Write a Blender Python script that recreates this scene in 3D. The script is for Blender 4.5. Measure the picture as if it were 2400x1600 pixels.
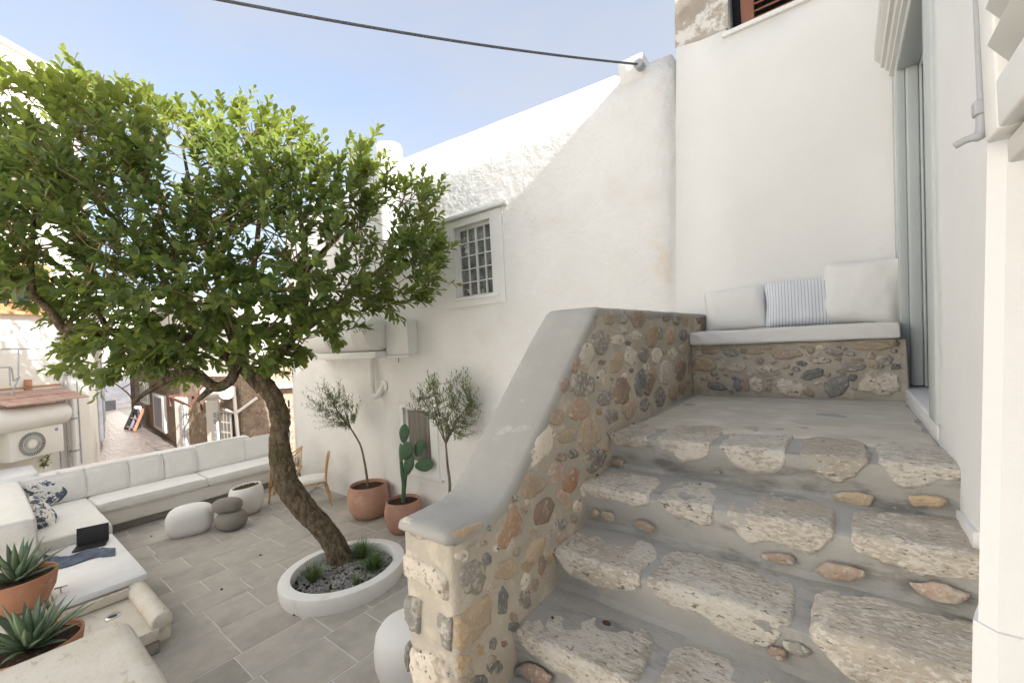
import bpy, bmesh, math, random
from math import sin, cos, pi, radians, sqrt, atan2
from mathutils import Vector, Matrix, noise
for o in list(bpy.data.objects): bpy.data.objects.remove(o)
sc = bpy.context.scene
col = sc.collection
R = random.Random(7)

# ------------------------------------------------------------------ camera, world, sun, exposure
YAW, ROLL, FPX = radians(37.95), radians(3.1), 1000.0
F0 = Vector((-sin(YAW), cos(YAW), 0)); R0 = Vector((cos(YAW), sin(YAW), 0)); U0 = Vector((0, 0, 1))
RI = cos(ROLL)*R0 - sin(ROLL)*U0; UI = sin(ROLL)*R0 + cos(ROLL)*U0
cam_d = bpy.data.cameras.new('camera'); cam = bpy.data.objects.new('camera', cam_d); col.objects.link(cam)
cam_d.sensor_width = 36; cam_d.lens = 36*FPX/2400; cam_d.clip_end = 3000; cam_d.clip_start = 0.02
cam.matrix_world = Matrix(((RI.x, UI.x, -F0.x, 0), (RI.y, UI.y, -F0.y, 0), (RI.z, UI.z, -F0.z, 0), (0, 0, 0, 1)))
sc.camera = cam
SUN = Vector((1, -0.07, 0.61)).normalized()
world = bpy.data.worlds.new('World'); sc.world = world; world.use_nodes = True
wn = world.node_tree; bg = wn.nodes['Background']
sky = wn.nodes.new('ShaderNodeTexSky'); sky.sky_type = 'NISHITA'; sky.sun_disc = False
sky.sun_elevation = math.asin(SUN.z); sky.sun_rotation = atan2(SUN.x, SUN.y)
sky.air_density = 1.0; sky.dust_density = 3.2; sky.ozone_density = 1.8; sky.altitude = 50
wt_ = wn.nodes.new('ShaderNodeTexCoord'); wm_ = wn.nodes.new('ShaderNodeMapping'); wm_.inputs['Scale'].default_value = (1, 1.5, 3.2); wz_ = wn.nodes.new('ShaderNodeTexNoise')
wz_.inputs['Scale'].default_value = 1.6; wz_.inputs['Detail'].default_value = 5; wr_ = wn.nodes.new('ShaderNodeMapRange'); wr_.inputs[1].default_value = .3; wr_.inputs[2].default_value = .72; wr_.inputs[3].default_value = .36; wr_.inputs[4].default_value = .80
wx_ = wn.nodes.new('ShaderNodeMix'); wx_.data_type = 'RGBA'; wx_.inputs[7].default_value = (2.05, 1.95, 1.8, 1)   # thin high cloud veil over the whole sky
wn.links.new(wt_.outputs['Generated'], wm_.inputs[0]); wn.links.new(wm_.outputs[0], wz_.inputs[0]); wn.links.new(wz_.outputs[0], wr_.inputs[0]); wn.links.new(wr_.outputs[0], wx_.inputs[0])
wn.links.new(sky.outputs[0], wx_.inputs[6]); wn.links.new(wx_.outputs[2], bg.inputs[0]); bg.inputs[1].default_value = 0.069
sd = bpy.data.lights.new('sun', 'SUN'); sd.energy = 2.7; sd.angle = radians(0.6); sd.color = (1, .95, .87)
so = bpy.data.objects.new('sun', sd); col.objects.link(so); so.rotation_euler = SUN.to_track_quat('Z', 'Y').to_euler()
so.location = (8, -4, 9)
sc.view_settings.view_transform = 'Standard'; sc.view_settings.look = 'None'
sc.view_settings.exposure = 2.52; sc.view_settings.gamma = 1
sc.view_settings.use_curve_mapping = False
try:
    sc.view_settings.use_white_balance = True; sc.view_settings.white_balance_temperature = 6220; sc.view_settings.white_balance_tint = 10
except Exception: pass
sc.render.engine = 'CYCLES'
try:
    sc.cycles.max_bounces = 10; sc.cycles.diffuse_bounces = 6; sc.cycles.glossy_bounces = 4
    sc.cycles.transmission_bounces = 6; sc.cycles.transparent_max_bounces = 8
    sc.cycles.sample_clamp_indirect = 8
except Exception: pass

# ------------------------------------------------------------------ measuring: a pixel of the 2400x1600 photograph onto a real plane
def ray(x, y): return F0 + (x-1200)/FPX*RI - (y-800)/FPX*UI
def Zp(x, y, z): d = ray(x, y); return d*(z/d.z)
def Yp(x, y, Y): d = ray(x, y); return d*(Y/d.y)
def Xp(x, y, X): d = ray(x, y); return d*(X/d.x)
def Pp(x, y, p, n): d = ray(x, y); return d*(p.dot(n)/d.dot(n))
def Dp(x, y, dd): return ray(x, y)*dd
V = Vector

# ------------------------------------------------------------------ object helpers
def tag(o, label=None, cat=None, group=None, kind=None):
    if label: o['label'] = label
    if cat: o['category'] = cat
    if group: o['group'] = group
    if kind: o['kind'] = kind
    return o
def thing(name, label, cat, loc=(0, 0, 0), rotz=0, group=None):
    o = bpy.data.objects.new(name, None); col.objects.link(o)
    o.empty_display_size = .1
    o.location = loc; o.rotation_euler = (0, 0, rotz)
    return tag(o, label, cat, group)
def put(name, me, mat, parent=None, smooth=True, local=False):
    """link a mesh; world-space vertices unless local"""
    if isinstance(me, bmesh.types.BMesh):
        bm = me; me = bpy.data.meshes.new(name); bm.to_mesh(me); bm.free()
    if mat:
        for m in (mat if isinstance(mat, (list, tuple)) else [mat]): me.materials.append(m)
    if smooth:
        me.polygons.foreach_set('use_smooth', [True]*len(me.polygons))
    o = bpy.data.objects.new(name, me); col.objects.link(o)
    if parent:
        o.parent = parent
        if not local:
            m = Matrix.Identity(4); p = parent; chain = []
            while p: chain.append(p); p = p.parent
            for p in reversed(chain): m = m @ p.matrix_parent_inverse @ Matrix.LocRotScale(p.location, p.rotation_euler, p.scale)
            o.matrix_parent_inverse = m.inverted()
    return o
def pydata(name, vs, fs):
    me = bpy.data.meshes.new(name); me.from_pydata([tuple(v) for v in vs], [], fs); me.update(); return me
def auto(o, ang=35):
    """smooth faces but keep creases"""
    me = o.data
    bm = bmesh.new(); bm.from_mesh(me)
    for e in bm.edges:
        if len(e.link_faces) == 2 and e.calc_face_angle(0) > radians(ang): e.smooth = False
    bm.to_mesh(me); bm.free(); return o
def copy_tree(o, parent=None):
    c = o.copy(); col.objects.link(c)
    if parent: c.parent = parent
    for ch in [x for x in o.children]: copy_tree(ch, c)
    return c
def box(bm, lo, hi, bev=0, seg=2, mtx=None):
    lo = V(lo); hi = V(hi)
    r = bmesh.ops.create_cube(bm, size=1)
    vs = r['verts']; c = (lo+hi)/2; s = hi-lo
    for v in vs: v.co = V((v.co.x*s.x, v.co.y*s.y, v.co.z*s.z)) + c
    geo = vs
    if bev:
        es = list({e for v in vs for e in v.link_edges})
        r2 = bmesh.ops.bevel(bm, geom=es, offset=bev, segments=seg, profile=.5, affect='EDGES', clamp_overlap=True)
        geo = list({v for f in r2['faces'] for v in f.verts} | {v for v in vs if v.is_valid})
    if mtx:
        for v in geo: v.co = mtx @ v.co
    return geo
def boxo(name, lo, hi, mat, parent=None, bev=.004, mtx=None, seg=2):
    bm = bmesh.new(); box(bm, lo, hi, bev, seg, mtx)
    return auto(put(name, bm, mat, parent), 50)
def tube(bm, pts, rad, seg=8, cap=True, wob=0, wsc=8):
    pts = [V(p) for p in pts]
    if not isinstance(rad, (list, tuple)): rad = [rad]*len(pts)
    rings = []; n = len(pts); up = None
    for i, p in enumerate(pts):
        t = (pts[min(i+1, n-1)]-pts[max(i-1, 0)])
        t = t.normalized() if t.length > 1e-9 else V((0, 0, 1))
        if up is None:
            up = t.orthogonal().normalized()
        else:
            up = up - t*up.dot(t); up = up.normalized() if up.length > 1e-6 else t.orthogonal().normalized()
        s = t.cross(up); ring = []
        for k in range(seg):
            a = 2*pi*k/seg; d = up*cos(a)+s*sin(a); r = rad[i]
            if wob: r *= 1 + wob*noise.noise((p+d*r)*wsc) + wob*.5*noise.noise((p+d*r)*wsc*2.7)
            ring.append(bm.verts.new(p+d*r))
        rings.append(ring)
    for a, b in zip(rings, rings[1:]):
        for k in range(seg): bm.faces.new((a[k], a[(k+1) % seg], b[(k+1) % seg], b[k]))
    if cap and seg > 2:
        bm.faces.new(list(reversed(rings[0]))); bm.faces.new(rings[-1])
def tubeo(name, pts, rad, mat, parent=None, seg=8, **k):
    bm = bmesh.new(); tube(bm, pts, rad, seg, **k); return auto(put(name, bm, mat, parent), 60)
def spline(pts, n=6):
    """Catmull-Rom through points (Vectors of any size)"""
    pts = [tuple(p) for p in pts]; out = []
    for i in range(len(pts)-1):
        p0, p1, p2, p3 = pts[max(i-1, 0)], pts[i], pts[i+1], pts[min(i+2, len(pts)-1)]
        for k in range(n):
            t = k/n
            out.append(tuple(.5*((2*b)+(-a+c)*t+(2*a-5*b+4*c-d)*t*t+(-a+3*b-3*c+d)*t**3) for a, b, c, d in zip(p0, p1, p2, p3)))
    out.append(pts[-1]); return out
def lathe(bm, prof, c=(0, 0, 0), seg=32, sx=1, sy=1):
    c = V(c); rings = []
    for r, z in prof:
        rings.append([bm.verts.new(c+V((r*sx*cos(2*pi*k/seg), r*sy*sin(2*pi*k/seg), z))) for k in range(seg)] if r > 1e-6 else [bm.verts.new(c+V((0, 0, z)))])
    for a, b in zip(rings, rings[1:]):
        for k in range(seg):
            k2 = (k+1) % seg
            if len(a) == 1 and len(b) == 1: continue
            if len(a) == 1: bm.faces.new((a[0], b[k2], b[k]))
            elif len(b) == 1: bm.faces.new((a[k], a[k2], b[0]))
            else: bm.faces.new((a[k], a[k2], b[k2], b[k]))
    bmesh.ops.recalc_face_normals(bm, faces=bm.faces[:])
def grid(nu, nv, fn):
    vs = [fn(i/(nu-1), j/(nv-1)) for j in range(nv) for i in range(nu)]
    fs = [(j*nu+i, j*nu+i+1, (j+1)*nu+i+1, (j+1)*nu+i) for j in range(nv-1) for i in range(nu-1)]
    return vs, fs
def wallbox(o, u, v, n, W, H, T, holes=(), cuts_u=(), top=None, sub=0):
    """solid wall: corner o, unit u along, v up, n outward normal, thickness T behind; rectangular holes (u0,v0,u1,v1)"""
    o, u, v, n = V(o), V(u), V(v), V(n); bm = bmesh.new()
    us = sorted({0, W, *[h[0] for h in holes], *[h[2] for h in holes], *cuts_u})
    vs_ = sorted({0, H, *[h[1] for h in holes], *[h[3] for h in holes]})
    if sub:
        def fill(a):
            out = [a[0]]
            for x, y in zip(a, a[1:]):
                k = max(1, int((y-x)/sub)); out += [x+(y-x)*(i+1)/k for i in range(k)]
            return out
        us = fill(us); vs_ = fill(vs_)
    cache = {}
    def vt(a, b, d):
        k = (round(a, 5), round(b, 5), d)
        if k not in cache:
            bb = b
            if top and b > H-1e-6: bb = top(a)
            cache[k] = bm.verts.new(o+u*a+v*bb-n*(T*d))
        return cache[k]
    def inh(a, b): return any(h[0] < a < h[2] and h[1] < b < h[3] for h in holes)
    fl = u.cross(v).dot(n) > 0
    def face(q):
        try: bm.faces.new(q if fl else list(reversed(q)))
        except ValueError: pass
    for i in range(len(us)-1):
        for j in range(len(vs_)-1):
            a0, a1, b0, b1 = us[i], us[i+1], vs_[j], vs_[j+1]
            if inh((a0+a1)/2, (b0+b1)/2): continue
            face([vt(a0, b0, 0), vt(a1, b0, 0), vt(a1, b1, 0), vt(a0, b1, 0)])
            face([vt(a0, b1, 1), vt(a1, b1, 1), vt(a1, b0, 1), vt(a0, b0, 1)])
            for (da, db, e) in ((-1, 0, ((a0, b0), (a0, b1))), (1, 0, ((a1, b1), (a1, b0))), (0, -1, ((a1, b0), (a0, b0))), (0, 1, ((a0, b1), (a1, b1)))):
                ii, jj = i+da, j+db
                solid = 0 <= ii < len(us)-1 and 0 <= jj < len(vs_)-1 and not inh((us[ii]+us[ii+1])/2, (vs_[jj]+vs_[jj+1])/2)
                if not solid:
                    p, q = e; face([vt(*p, 0), vt(*p, 1), vt(*q, 1), vt(*q, 0)][::-1])
    bmesh.ops.recalc_face_normals(bm, faces=bm.faces[:])
    return bm

# ------------------------------------------------------------------ materials
def mat(name, c1, c2=None, s=3, c3=None, s3=8, t3=.58, w3=.06, st=(1, 1, 1), st3=(1, 1, 1), big3=0, amp3=.9, c4=None, s4=6, t4=.62, w4=.1, bump=(), rough=.85, spec=.3, rnd=0, lo=.35, hi=.65, metal=0, det=5):
    m = bpy.data.materials.new(name); m.use_nodes = True; nt = m.node_tree; N = nt.nodes; L = nt.links
    b = N['Principled BSDF']; b.inputs['Roughness'].default_value = rough; b.inputs['Specular IOR Level'].default_value = spec; b.inputs['Metallic'].default_value = metal
    tc = N.new('ShaderNodeTexCoord'); oi = N.new('ShaderNodeObjectInfo') if rnd or True else None
    off = N.new('ShaderNodeVectorMath'); off.operation = 'MULTIPLY_ADD'
    L.new(oi.outputs['Random'], off.inputs[0]); off.inputs[1].default_value = (17, 31, 23) if rnd else (0, 0, 0); L.new(tc.outputs['Object'], off.inputs[2])
    def nz(scale, stretch=(1, 1, 1), d=det, ro=.6):
        mp = N.new('ShaderNodeMapping'); mp.inputs['Scale'].default_value = stretch; L.new(off.outputs[0], mp.inputs[0])
        n = N.new('ShaderNodeTexNoise'); n.inputs['Scale'].default_value = scale; n.inputs['Detail'].default_value = d; n.inputs['Roughness'].default_value = ro
        L.new(mp.outputs[0], n.inputs['Vector']); return n.outputs['Fac']
    def step(x, a, w):
        r = N.new('ShaderNodeMapRange'); r.interpolation_type = 'SMOOTHSTEP'; L.new(x, r.inputs[0]); r.inputs[1].default_value = a-w/2; r.inputs[2].default_value = a+w/2; return r.outputs[0]
    def mix(f, a, c):
        x = N.new('ShaderNodeMix'); x.data_type = 'RGBA'; L.new(f, x.inputs[0])
        for sock, val in ((x.inputs[6], a), (x.inputs[7], c)):
            if isinstance(val, tuple): sock.default_value = (*val, 1)
            else: L.new(val, sock)
        return x.outputs[2]
    cur = c1
    if c2: cur = mix(step(nz(s, st), (lo+hi)/2, hi-lo), c1, c2)
    if c3:
        f = nz(s3, st3, 6, .65)
        if big3:
            g = nz(big3); a = N.new('ShaderNodeMath'); a.operation = 'MULTIPLY_ADD'; L.new(g, a.inputs[0]); a.inputs[1].default_value = amp3; a.inputs[2].default_value = -amp3/2
            a2 = N.new('ShaderNodeMath'); L.new(f, a2.inputs[0]); L.new(a.outputs[0], a2.inputs[1]); f = a2.outputs[0]
        cur = mix(step(f, t3, w3), cur, c3)
    if c4: cur = mix(step(nz(s4, st3), t4, w4), cur, c4)
    if rnd:
        h = N.new('ShaderNodeMapRange'); L.new(oi.outputs['Random'], h.inputs[0]); h.inputs[3].default_value = 1-rnd; h.inputs[4].default_value = 1+rnd
        x = N.new('ShaderNodeVectorMath'); x.operation = 'SCALE'
        if isinstance(cur, tuple): x.inputs[0].default_value = cur
        else: L.new(cur, x.inputs[0])
        L.new(h.outputs[0], x.inputs['Scale']); cur = x.outputs[0]
    if isinstance(cur, tuple): b.inputs['Base Color'].default_value = (*cur, 1)
    else: L.new(cur, b.inputs['Base Color'])
    prev = None
    for bb in bump:
        sc_, dist = bb[0], bb[1]; stv = bb[2] if len(bb) > 2 else (1, 1, 1)
        n = nz(sc_, stv, 4); bn = N.new('ShaderNodeBump'); bn.inputs['Strength'].default_value = 1; bn.inputs['Distance'].default_value = dist
        L.new(n, bn.inputs['Height'])
        if prev: L.new(prev, bn.inputs['Normal'])
        prev = bn.outputs[0]
    if prev: L.new(prev, b.inputs['Normal'])
    return m

M = {}
M['old_plaster'] = mat('old_lime_plaster', (.77, .765, .75), (.735, .725, .705), 1.2, c3=(.72, .655, .58), s3=1.3, t3=.66, w3=.12, c4=(.715, .695, .66), s4=1.7, t4=.64, w4=.2, bump=((5, .020), (13, .012), (45, .004)), rough=.95, spec=.1)
M['plaster'] = mat('smooth_plaster', (.77, .765, .75), (.745, .735, .715), 1.0, c3=(.72, .62, .50), s3=3, t3=.72, w3=.08, bump=((2.5, .012), (25, .002)), rough=.95, spec=.1)
M['stained'] = mat('stained_render', (.50, .46, .40), (.36, .31, .26), 3.5, c3=(.70, .68, .64), s3=5, t3=.56, w3=.1, bump=((30, .006),), rough=.95, spec=.1, lo=.3, hi=.7)
M['near_plaster'] = mat('near_plaster', (.76, .76, .755), (.735, .73, .72), 1.5, c3=(.66, .53, .40), s3=7, t3=.70, w3=.05, st3=(1, 1, .5), bump=((3, .010), (60, .0015)), rough=.93, spec=.12)
M['far_plaster'] = mat('far_plaster', (.80, .77, .71), (.76, .72, .65), .7, bump=((6, .01),), rough=.95, spec=.1)
M['cream'] = mat('cream_plaster', (.68, .58, .45), (.62, .52, .40), .8, bump=((6, .01),), rough=.95, spec=.1)
M['concrete'] = mat('concrete_steps', (.355, .345, .32), (.42, .41, .385), 2.2, c3=(.20, .193, .178), s3=6, t3=.62, w3=.2, st3=(.5, 1.4, 1.4), c4=(.42, .41, .38), s4=24, t4=.70, w4=.05, bump=((7, .012), (40, .004), (160, .0012)), rough=.9, spec=.15)
M['mortar'] = mat('wall_mortar', (.52, .47, .39), (.425, .39, .33), 2.6, c3=(.58, .52, .43), s3=9, t3=.60, w3=.15, bump=((9, .012), (45, .006), (160, .0015)), rough=.95, spec=.1)
M['cap'] = mat('cement_cap', (.345, .335, .31), (.39, .38, .352), 2.5, c3=(.44, .43, .40), s3=12, t3=.66, w3=.15, bump=((12, .003), (110, .0012)), rough=.88, spec=.18)
M['step_stone'] = mat('whitewashed_step_stone', (.48, .425, .345), (.40, .36, .30), 5, c3=(.60, .565, .50), s3=70, t3=.50, w3=.16, st3=(.55, 1.1, 1.3), big3=3.5, amp3=.85, c4=(.20, .175, .15), s4=60, t4=.635, w4=.06, bump=((16, .008), (60, .006), (85, .007, (.42, 1.1, 1.3))), rough=.9, spec=.15, rnd=.13)
M['landing'] = mat('cleft_landing_slab', (.57, .53, .45), (.50, .465, .40), 3, c3=(.64, .60, .53), s3=8, t3=.58, w3=.2, st3=(.7, 1.3, 2), c4=(.45, .36, .29), s4=2.5, t4=.66, w4=.15, bump=((9, .012, (.5, 1.4, 1)), (40, .004, (.7, 1.3, 1))), rough=.85, spec=.2)
STONE = dict(tan=((.50, .40, .285), (.41, .33, .245)), grey=((.33, .305, .265), (.25, .235, .21)), pink=((.46, .345, .265), (.40, .31, .245)), white=((.68, .62, .53), (.60, .53, .44)),
             gold=((.50, .38, .24), (.44, .35, .25)), dark=((.19, .186, .178), (.29, .28, .26)), brown=((.34, .25, .195), (.27, .21, .17)), orange=((.46, .29, .19), (.45, .345, .26)), red=((.40, .20, .12), (.38, .26, .19)))
for k, (a, b_) in STONE.items():
    wf = {'white': .50, 'dark': .62, 'grey': .58, 'pink': .60}.get(k, .63)
    c3 = (.085, .08, .075) if k == 'white' else ((.50, .47, .42) if k != 'dark' else (.36, .35, .33))
    if k == 'white': wf = .64
    M['st_'+k] = mat(k+'_stone', a, b_, 7, c3=c3, s3=48, t3=wf-.03, w3=.08, c4=(.46, .42, .355) if k not in ('white',) else (.40, .34, .27), s4=12, t4=.60, w4=.12, bump=((14, .014), (50, .007), (150, .002)), rough=.9, spec=.15, rnd=.14)
M['tile'] = mat('grey_paving_slab', (.44, .415, .372), (.395, .372, .335), 2.2, c3=(.475, .445, .40), s3=9, t3=.58, w3=.3, c4=(.33, .31, .28), s4=1.1, t4=.60, w4=.3, bump=((12, .003), (70, .0012)), rough=.78, spec=.2, rnd=.06)
M['grout'] = mat('pale_grout', (.62, .60, .56), (.56, .54, .50), 6, rough=.95, spec=.1)
M['alley'] = mat('worn_shade_toned_paving', (.17, .138, .122), (.14, .115, .105), 1.2, c3=(.21, .175, .155), s3=2, t3=.55, w3=.2, bump=((4.5, .05, (.35, 1.5, 1)),), rough=.34, spec=.5)  # darker than the paving itself, standing in for shade in the alley
M['ground'] = mat('pale_bounce_ground', (.55, .51, .45), (.48, .445, .39), .5, rough=.95)  # unseen ground, kept pale to bounce sunlight into the shaded courtyard
M['fabric'] = mat('off_white_fabric', (.76, .75, .72), (.72, .71, .68), 2, bump=((7, .006), (300, .0004)), rough=.95, spec=.08)
M['fabric2'] = mat('ivory_cushion_fabric', (.76, .745, .705), (.73, .715, .675), 3, bump=((5, .022), (17, .006), (350, .0004)), rough=.95, spec=.08)
M['white_paint'] = mat('white_paint', (.78, .78, .765), (.75, .75, .73), 3, c3=(.69, .67, .63), s3=6, t3=.66, w3=.15, bump=((6, .002),), rough=.6, spec=.3)
M['masonry_white'] = mat('limewashed_masonry', (.76, .74, .70), (.71, .685, .635), 2, bump=((6, .008), (40, .001)), rough=.92, spec=.12)
M['base_grey'] = mat('grey_plinth', (.30, .285, .26), (.26, .25, .23), 3, bump=((10, .003),), rough=.9)
M['pebble_white'] = mat('white_composite', (.76, .75, .73), (.73, .715, .69), 2.5, bump=((60, .0008),), rough=.8, spec=.2)
M['pebble_grey'] = mat('grey_composite', (.27, .25, .225), (.235, .22, .20), 3, bump=((70, .001),), rough=.85, spec=.2)
M['terracotta'] = mat('terracotta', (.47, .28, .205), (.41, .24, .175), 4, c3=(.54, .38, .31), s3=3, t3=.62, w3=.2, bump=((50, .001),), rough=.85, spec=.15)
M['terracotta2'] = mat('warm_terracotta', (.46, .235, .145), (.40, .20, .12), 4, c3=(.53, .33, .24), s3=4, t3=.62, w3=.2, bump=((50, .001),), rough=.85, spec=.15)
M['soil'] = mat('dark_soil', (.045, .03, .022), (.085, .06, .042), 40, bump=((50, .02),), rough=1, spec=.05)
M['soil2'] = mat('mulch', (.10, .065, .045), (.05, .033, .025), 55, bump=((60, .03),), rough=1, spec=.05)
M['bark'] = mat('tree_bark', (.215, .17, .115), (.095, .072, .048), 22, c3=(.115, .105, .045), s3=4, t3=.60, w3=.15, c4=(.26, .21, .15), s4=17, t4=.63, w4=.1, st=(1, 1, .4), bump=((20, .05, (1, 1, .5)), (50, .02), (120, .006)), rough=.95, spec=.1)
M['bark2'] = mat('olive_stem_bark', (.22, .19, .15), (.14, .115, .09), 20, bump=((50, .004),), rough=.95, spec=.1)
M['twig'] = mat('green_twig', (.27, .22, .10), (.21, .15, .085), 3, rough=.8, spec=.2)
M['rattan'] = mat('light_rattan', (.56, .35, .15), (.47, .28, .115), 18, st=(1, 1, .3), bump=((80, .001),), rough=.55, spec=.35)
M['shade_wall'] = mat('shade_dark_wall', (.13, .13, .14), (.10, .10, .11), 2)  # dark colour stands in for shade on the low wall and shutters
M['cable'] = mat('dark_grey_cable', (.11, .115, .125), rough=.6)
M['wire'] = mat('dark_wire', (.06, .06, .06), rough=.5)
M['black'] = mat('black_plastic', (.012, .012, .014), (.02, .02, .022), 4, rough=.45, spec=.4)
M['denim'] = mat('blue_grey_cloth', (.095, .115, .16), (.14, .165, .215), 5, bump=((25, .006), (300, .001)), rough=.95, spec=.1)
M['travertine'] = mat('travertine', (.60, .555, .465), (.66, .625, .55), 3.5, c3=(.50, .435, .34), s3=8, t3=.62, w3=.15, c4=(.25, .22, .19), s4=30, t4=.745, w4=.03, st3=(1, 2, 1), bump=((28, .004), (80, .001)), rough=.75, spec=.25)
M['metal'] = mat('steel', (.62, .62, .63), rough=.28, metal=1)
M['greymetal'] = mat('grey_painted_metal', (.40, .405, .43), (.36, .365, .39), 6, rough=.45, spec=.4)
M['doorpaint'] = mat('pale_grey_door_paint', (.50, .535, .53), (.47, .505, .50), 2, bump=((8, .001),), rough=.5, spec=.35)
M['lintelpaint'] = mat('stone_white_lintel_paint', (.66, .65, .61), (.62, .605, .565), 2, bump=((8, .001),), rough=.6, spec=.3)
M['marble'] = mat('white_marble', (.74, .74, .735), (.68, .68, .68), 3, rough=.55, spec=.35)
M['glass_dark'] = mat('dark_window_glass', (.018, .023, .027), rough=.12, spec=.3)
M['glass_win'] = mat('reflective_window_glass', (.22, .235, .235), (.07, .08, .07), 5, rough=.04, spec=.9)  # mottled colour stands in for reflections of sky and pale curtains
M['curtain'] = mat('taupe_curtain', (.27, .245, .215), (.19, .17, .15), 9, st=(3, 1, .05), rough=.9)
M['brownwood'] = mat('brown_shutter_paint', (.30, .135, .085), (.25, .11, .07), 5, st=(1, 1, .3), rough=.55, spec=.3)
M['orangewood'] = mat('varnished_window_wood', (.46, .24, .12), (.38, .19, .095), 4, rough=.5, spec=.35)
M['rooftile'] = mat('weathered_roof_tile', (.52, .35, .28), (.45, .29, .23), 5, c3=(.36, .24, .20), s3=9, t3=.6, w3=.1, bump=((18, .01),), rough=.9)
M['rust'] = mat('red_oxide_iron', (.13, .058, .045), (.10, .05, .04), 8, rough=.75)
M['acwhite'] = mat('appliance_white', (.74, .715, .665), (.70, .675, .62), 2, rough=.5, spec=.35)
M['brass'] = mat('golden_render', (.62, .36, .07), (.50, .28, .05), 30, bump=((60, .004),), rough=.55, spec=.3)
M['rubble'] = mat('rubble_masonry', (.36, .275, .20), (.24, .185, .14), 6, c3=(.52, .43, .32), s3=4.2, t3=.60, w3=.05, c4=(.17, .135, .11), s4=11, t4=.62, w4=.08, bump=((7, .05), (25, .02)), rough=.95, spec=.1)
M['rubble_dark'] = mat('dark_rubble', (.12, .095, .075), (.17, .135, .105), 5, bump=((8, .04),), rough=.95)
M['cactus'] = mat('cactus_pad', (.085, .155, .075), (.065, .125, .07), 8, c3=(.14, .19, .11), s3=40, t3=.68, w3=.05, bump=((30, .004),), rough=.55, spec=.3)
M['agave'] = mat('agave_leaf', (.155, .215, .115), (.115, .175, .115), 5, bump=((20, .002),), rough=.5, spec=.35, rnd=.15)
M['grass'] = mat('grass_blade', (.10, .17, .055), (.16, .21, .09), 6, rough=.6, spec=.25)
M['succ'] = mat('sedum', (.12, .15, .05), (.20, .11, .06), 14, rough=.6)
M['pebbles'] = mat('slate_pebble', (.30, .295, .285), (.19, .19, .19), 9, c3=(.36, .345, .32), s3=7, t3=.62, w3=.1, rough=.7, spec=.3)
M['debris'] = mat('dry_leaf', (.11, .055, .035), (.07, .04, .03), 9, rough=.9)
M['sunbed'] = mat('blue_grey_metal', (.12, .13, .16), rough=.5)
def stripes(name, ca, cb, period, duty=.25, axis=0):
    m = mat(name, ca, rough=.95, spec=.08, bump=((9, .005),)); nt = m.node_tree; N, L = nt.nodes, nt.links
    tc = N.new('ShaderNodeTexCoord'); sp = N.new('ShaderNodeSeparateXYZ'); L.new(tc.outputs['UV'], sp.inputs[0])
    a = N.new('ShaderNodeMath'); a.operation = 'MULTIPLY'; L.new(sp.outputs[axis], a.inputs[0]); a.inputs[1].default_value = period
    fr = N.new('ShaderNodeMath'); fr.operation = 'FRACT'; L.new(a.outputs[0], fr.inputs[0])
    lt = N.new('ShaderNodeMath'); lt.operation = 'LESS_THAN'; L.new(fr.outputs[0], lt.inputs[0]); lt.inputs[1].default_value = duty
    x = N.new('ShaderNodeMix'); x.data_type = 'RGBA'; L.new(lt.outputs[0], x.inputs[0]); x.inputs[6].default_value = (*ca, 1); x.inputs[7].default_value = (*cb, 1)
    L.new(x.outputs[2], N['Principled BSDF'].inputs['Base Color']); return m
M['striped'] = stripes('blue_pinstripe_fabric', (.74, .75, .76), (.36, .43, .55), 24, .22)
M['floral'] = mat('blue_floral_print', (.72, .70, .66), c3=(.09, .115, .16), s3=17, t3=.505, w3=.02, big3=3.0, c4=(.30, .33, .38), s4=23, t4=.62, w4=.02, bump=((8, .006),), rough=.95, spec=.08)
M['check'] = mat('blue_check_fabric', (.55, .56, .58), c3=(.12, .15, .20), s3=22, t3=.52, w3=.03, st3=(1, 1, .6), rough=.95)
def leafmat(name, dark, light, tr=.35, rough=.38):
    m = bpy.data.materials.new(name); m.use_nodes = True; nt = m.node_tree; N, L = nt.nodes, nt.links; b = N['Principled BSDF']
    at = N.new('ShaderNodeAttribute'); at.attribute_name = 'var'
    x = N.new('ShaderNodeMix'); x.data_type = 'RGBA'; L.new(at.outputs['Fac'], x.inputs[0]); x.inputs[6].default_value = (*dark, 1); x.inputs[7].default_value = (*light, 1)
    L.new(x.outputs[2], b.inputs['Base Color']); b.inputs['Roughness'].default_value = rough; b.inputs['Specular IOR Level'].default_value = .4
    t = N.new('ShaderNodeBsdfTranslucent'); hs = N.new('ShaderNodeHueSaturation'); hs.inputs['Value'].default_value = 1.7; hs.inputs['Saturation'].default_value = 1.15; hs.inputs['Hue'].default_value = .49
    L.new(x.outputs[2], hs.inputs['Color']); L.new(hs.outputs[0], t.inputs[0])
    ms = N.new('ShaderNodeMixShader'); ms.inputs[0].default_value = tr; L.new(b.outputs[0], ms.inputs[1]); L.new(t.outputs[0], ms.inputs[2]); L.new(ms.outputs[0], N['Material Output'].inputs[0])
    return m
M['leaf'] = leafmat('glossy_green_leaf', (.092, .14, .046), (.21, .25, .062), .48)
M['olive'] = leafmat('olive_leaf', (.10, .14, .055), (.20, .245, .10), .35, .5)
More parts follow.
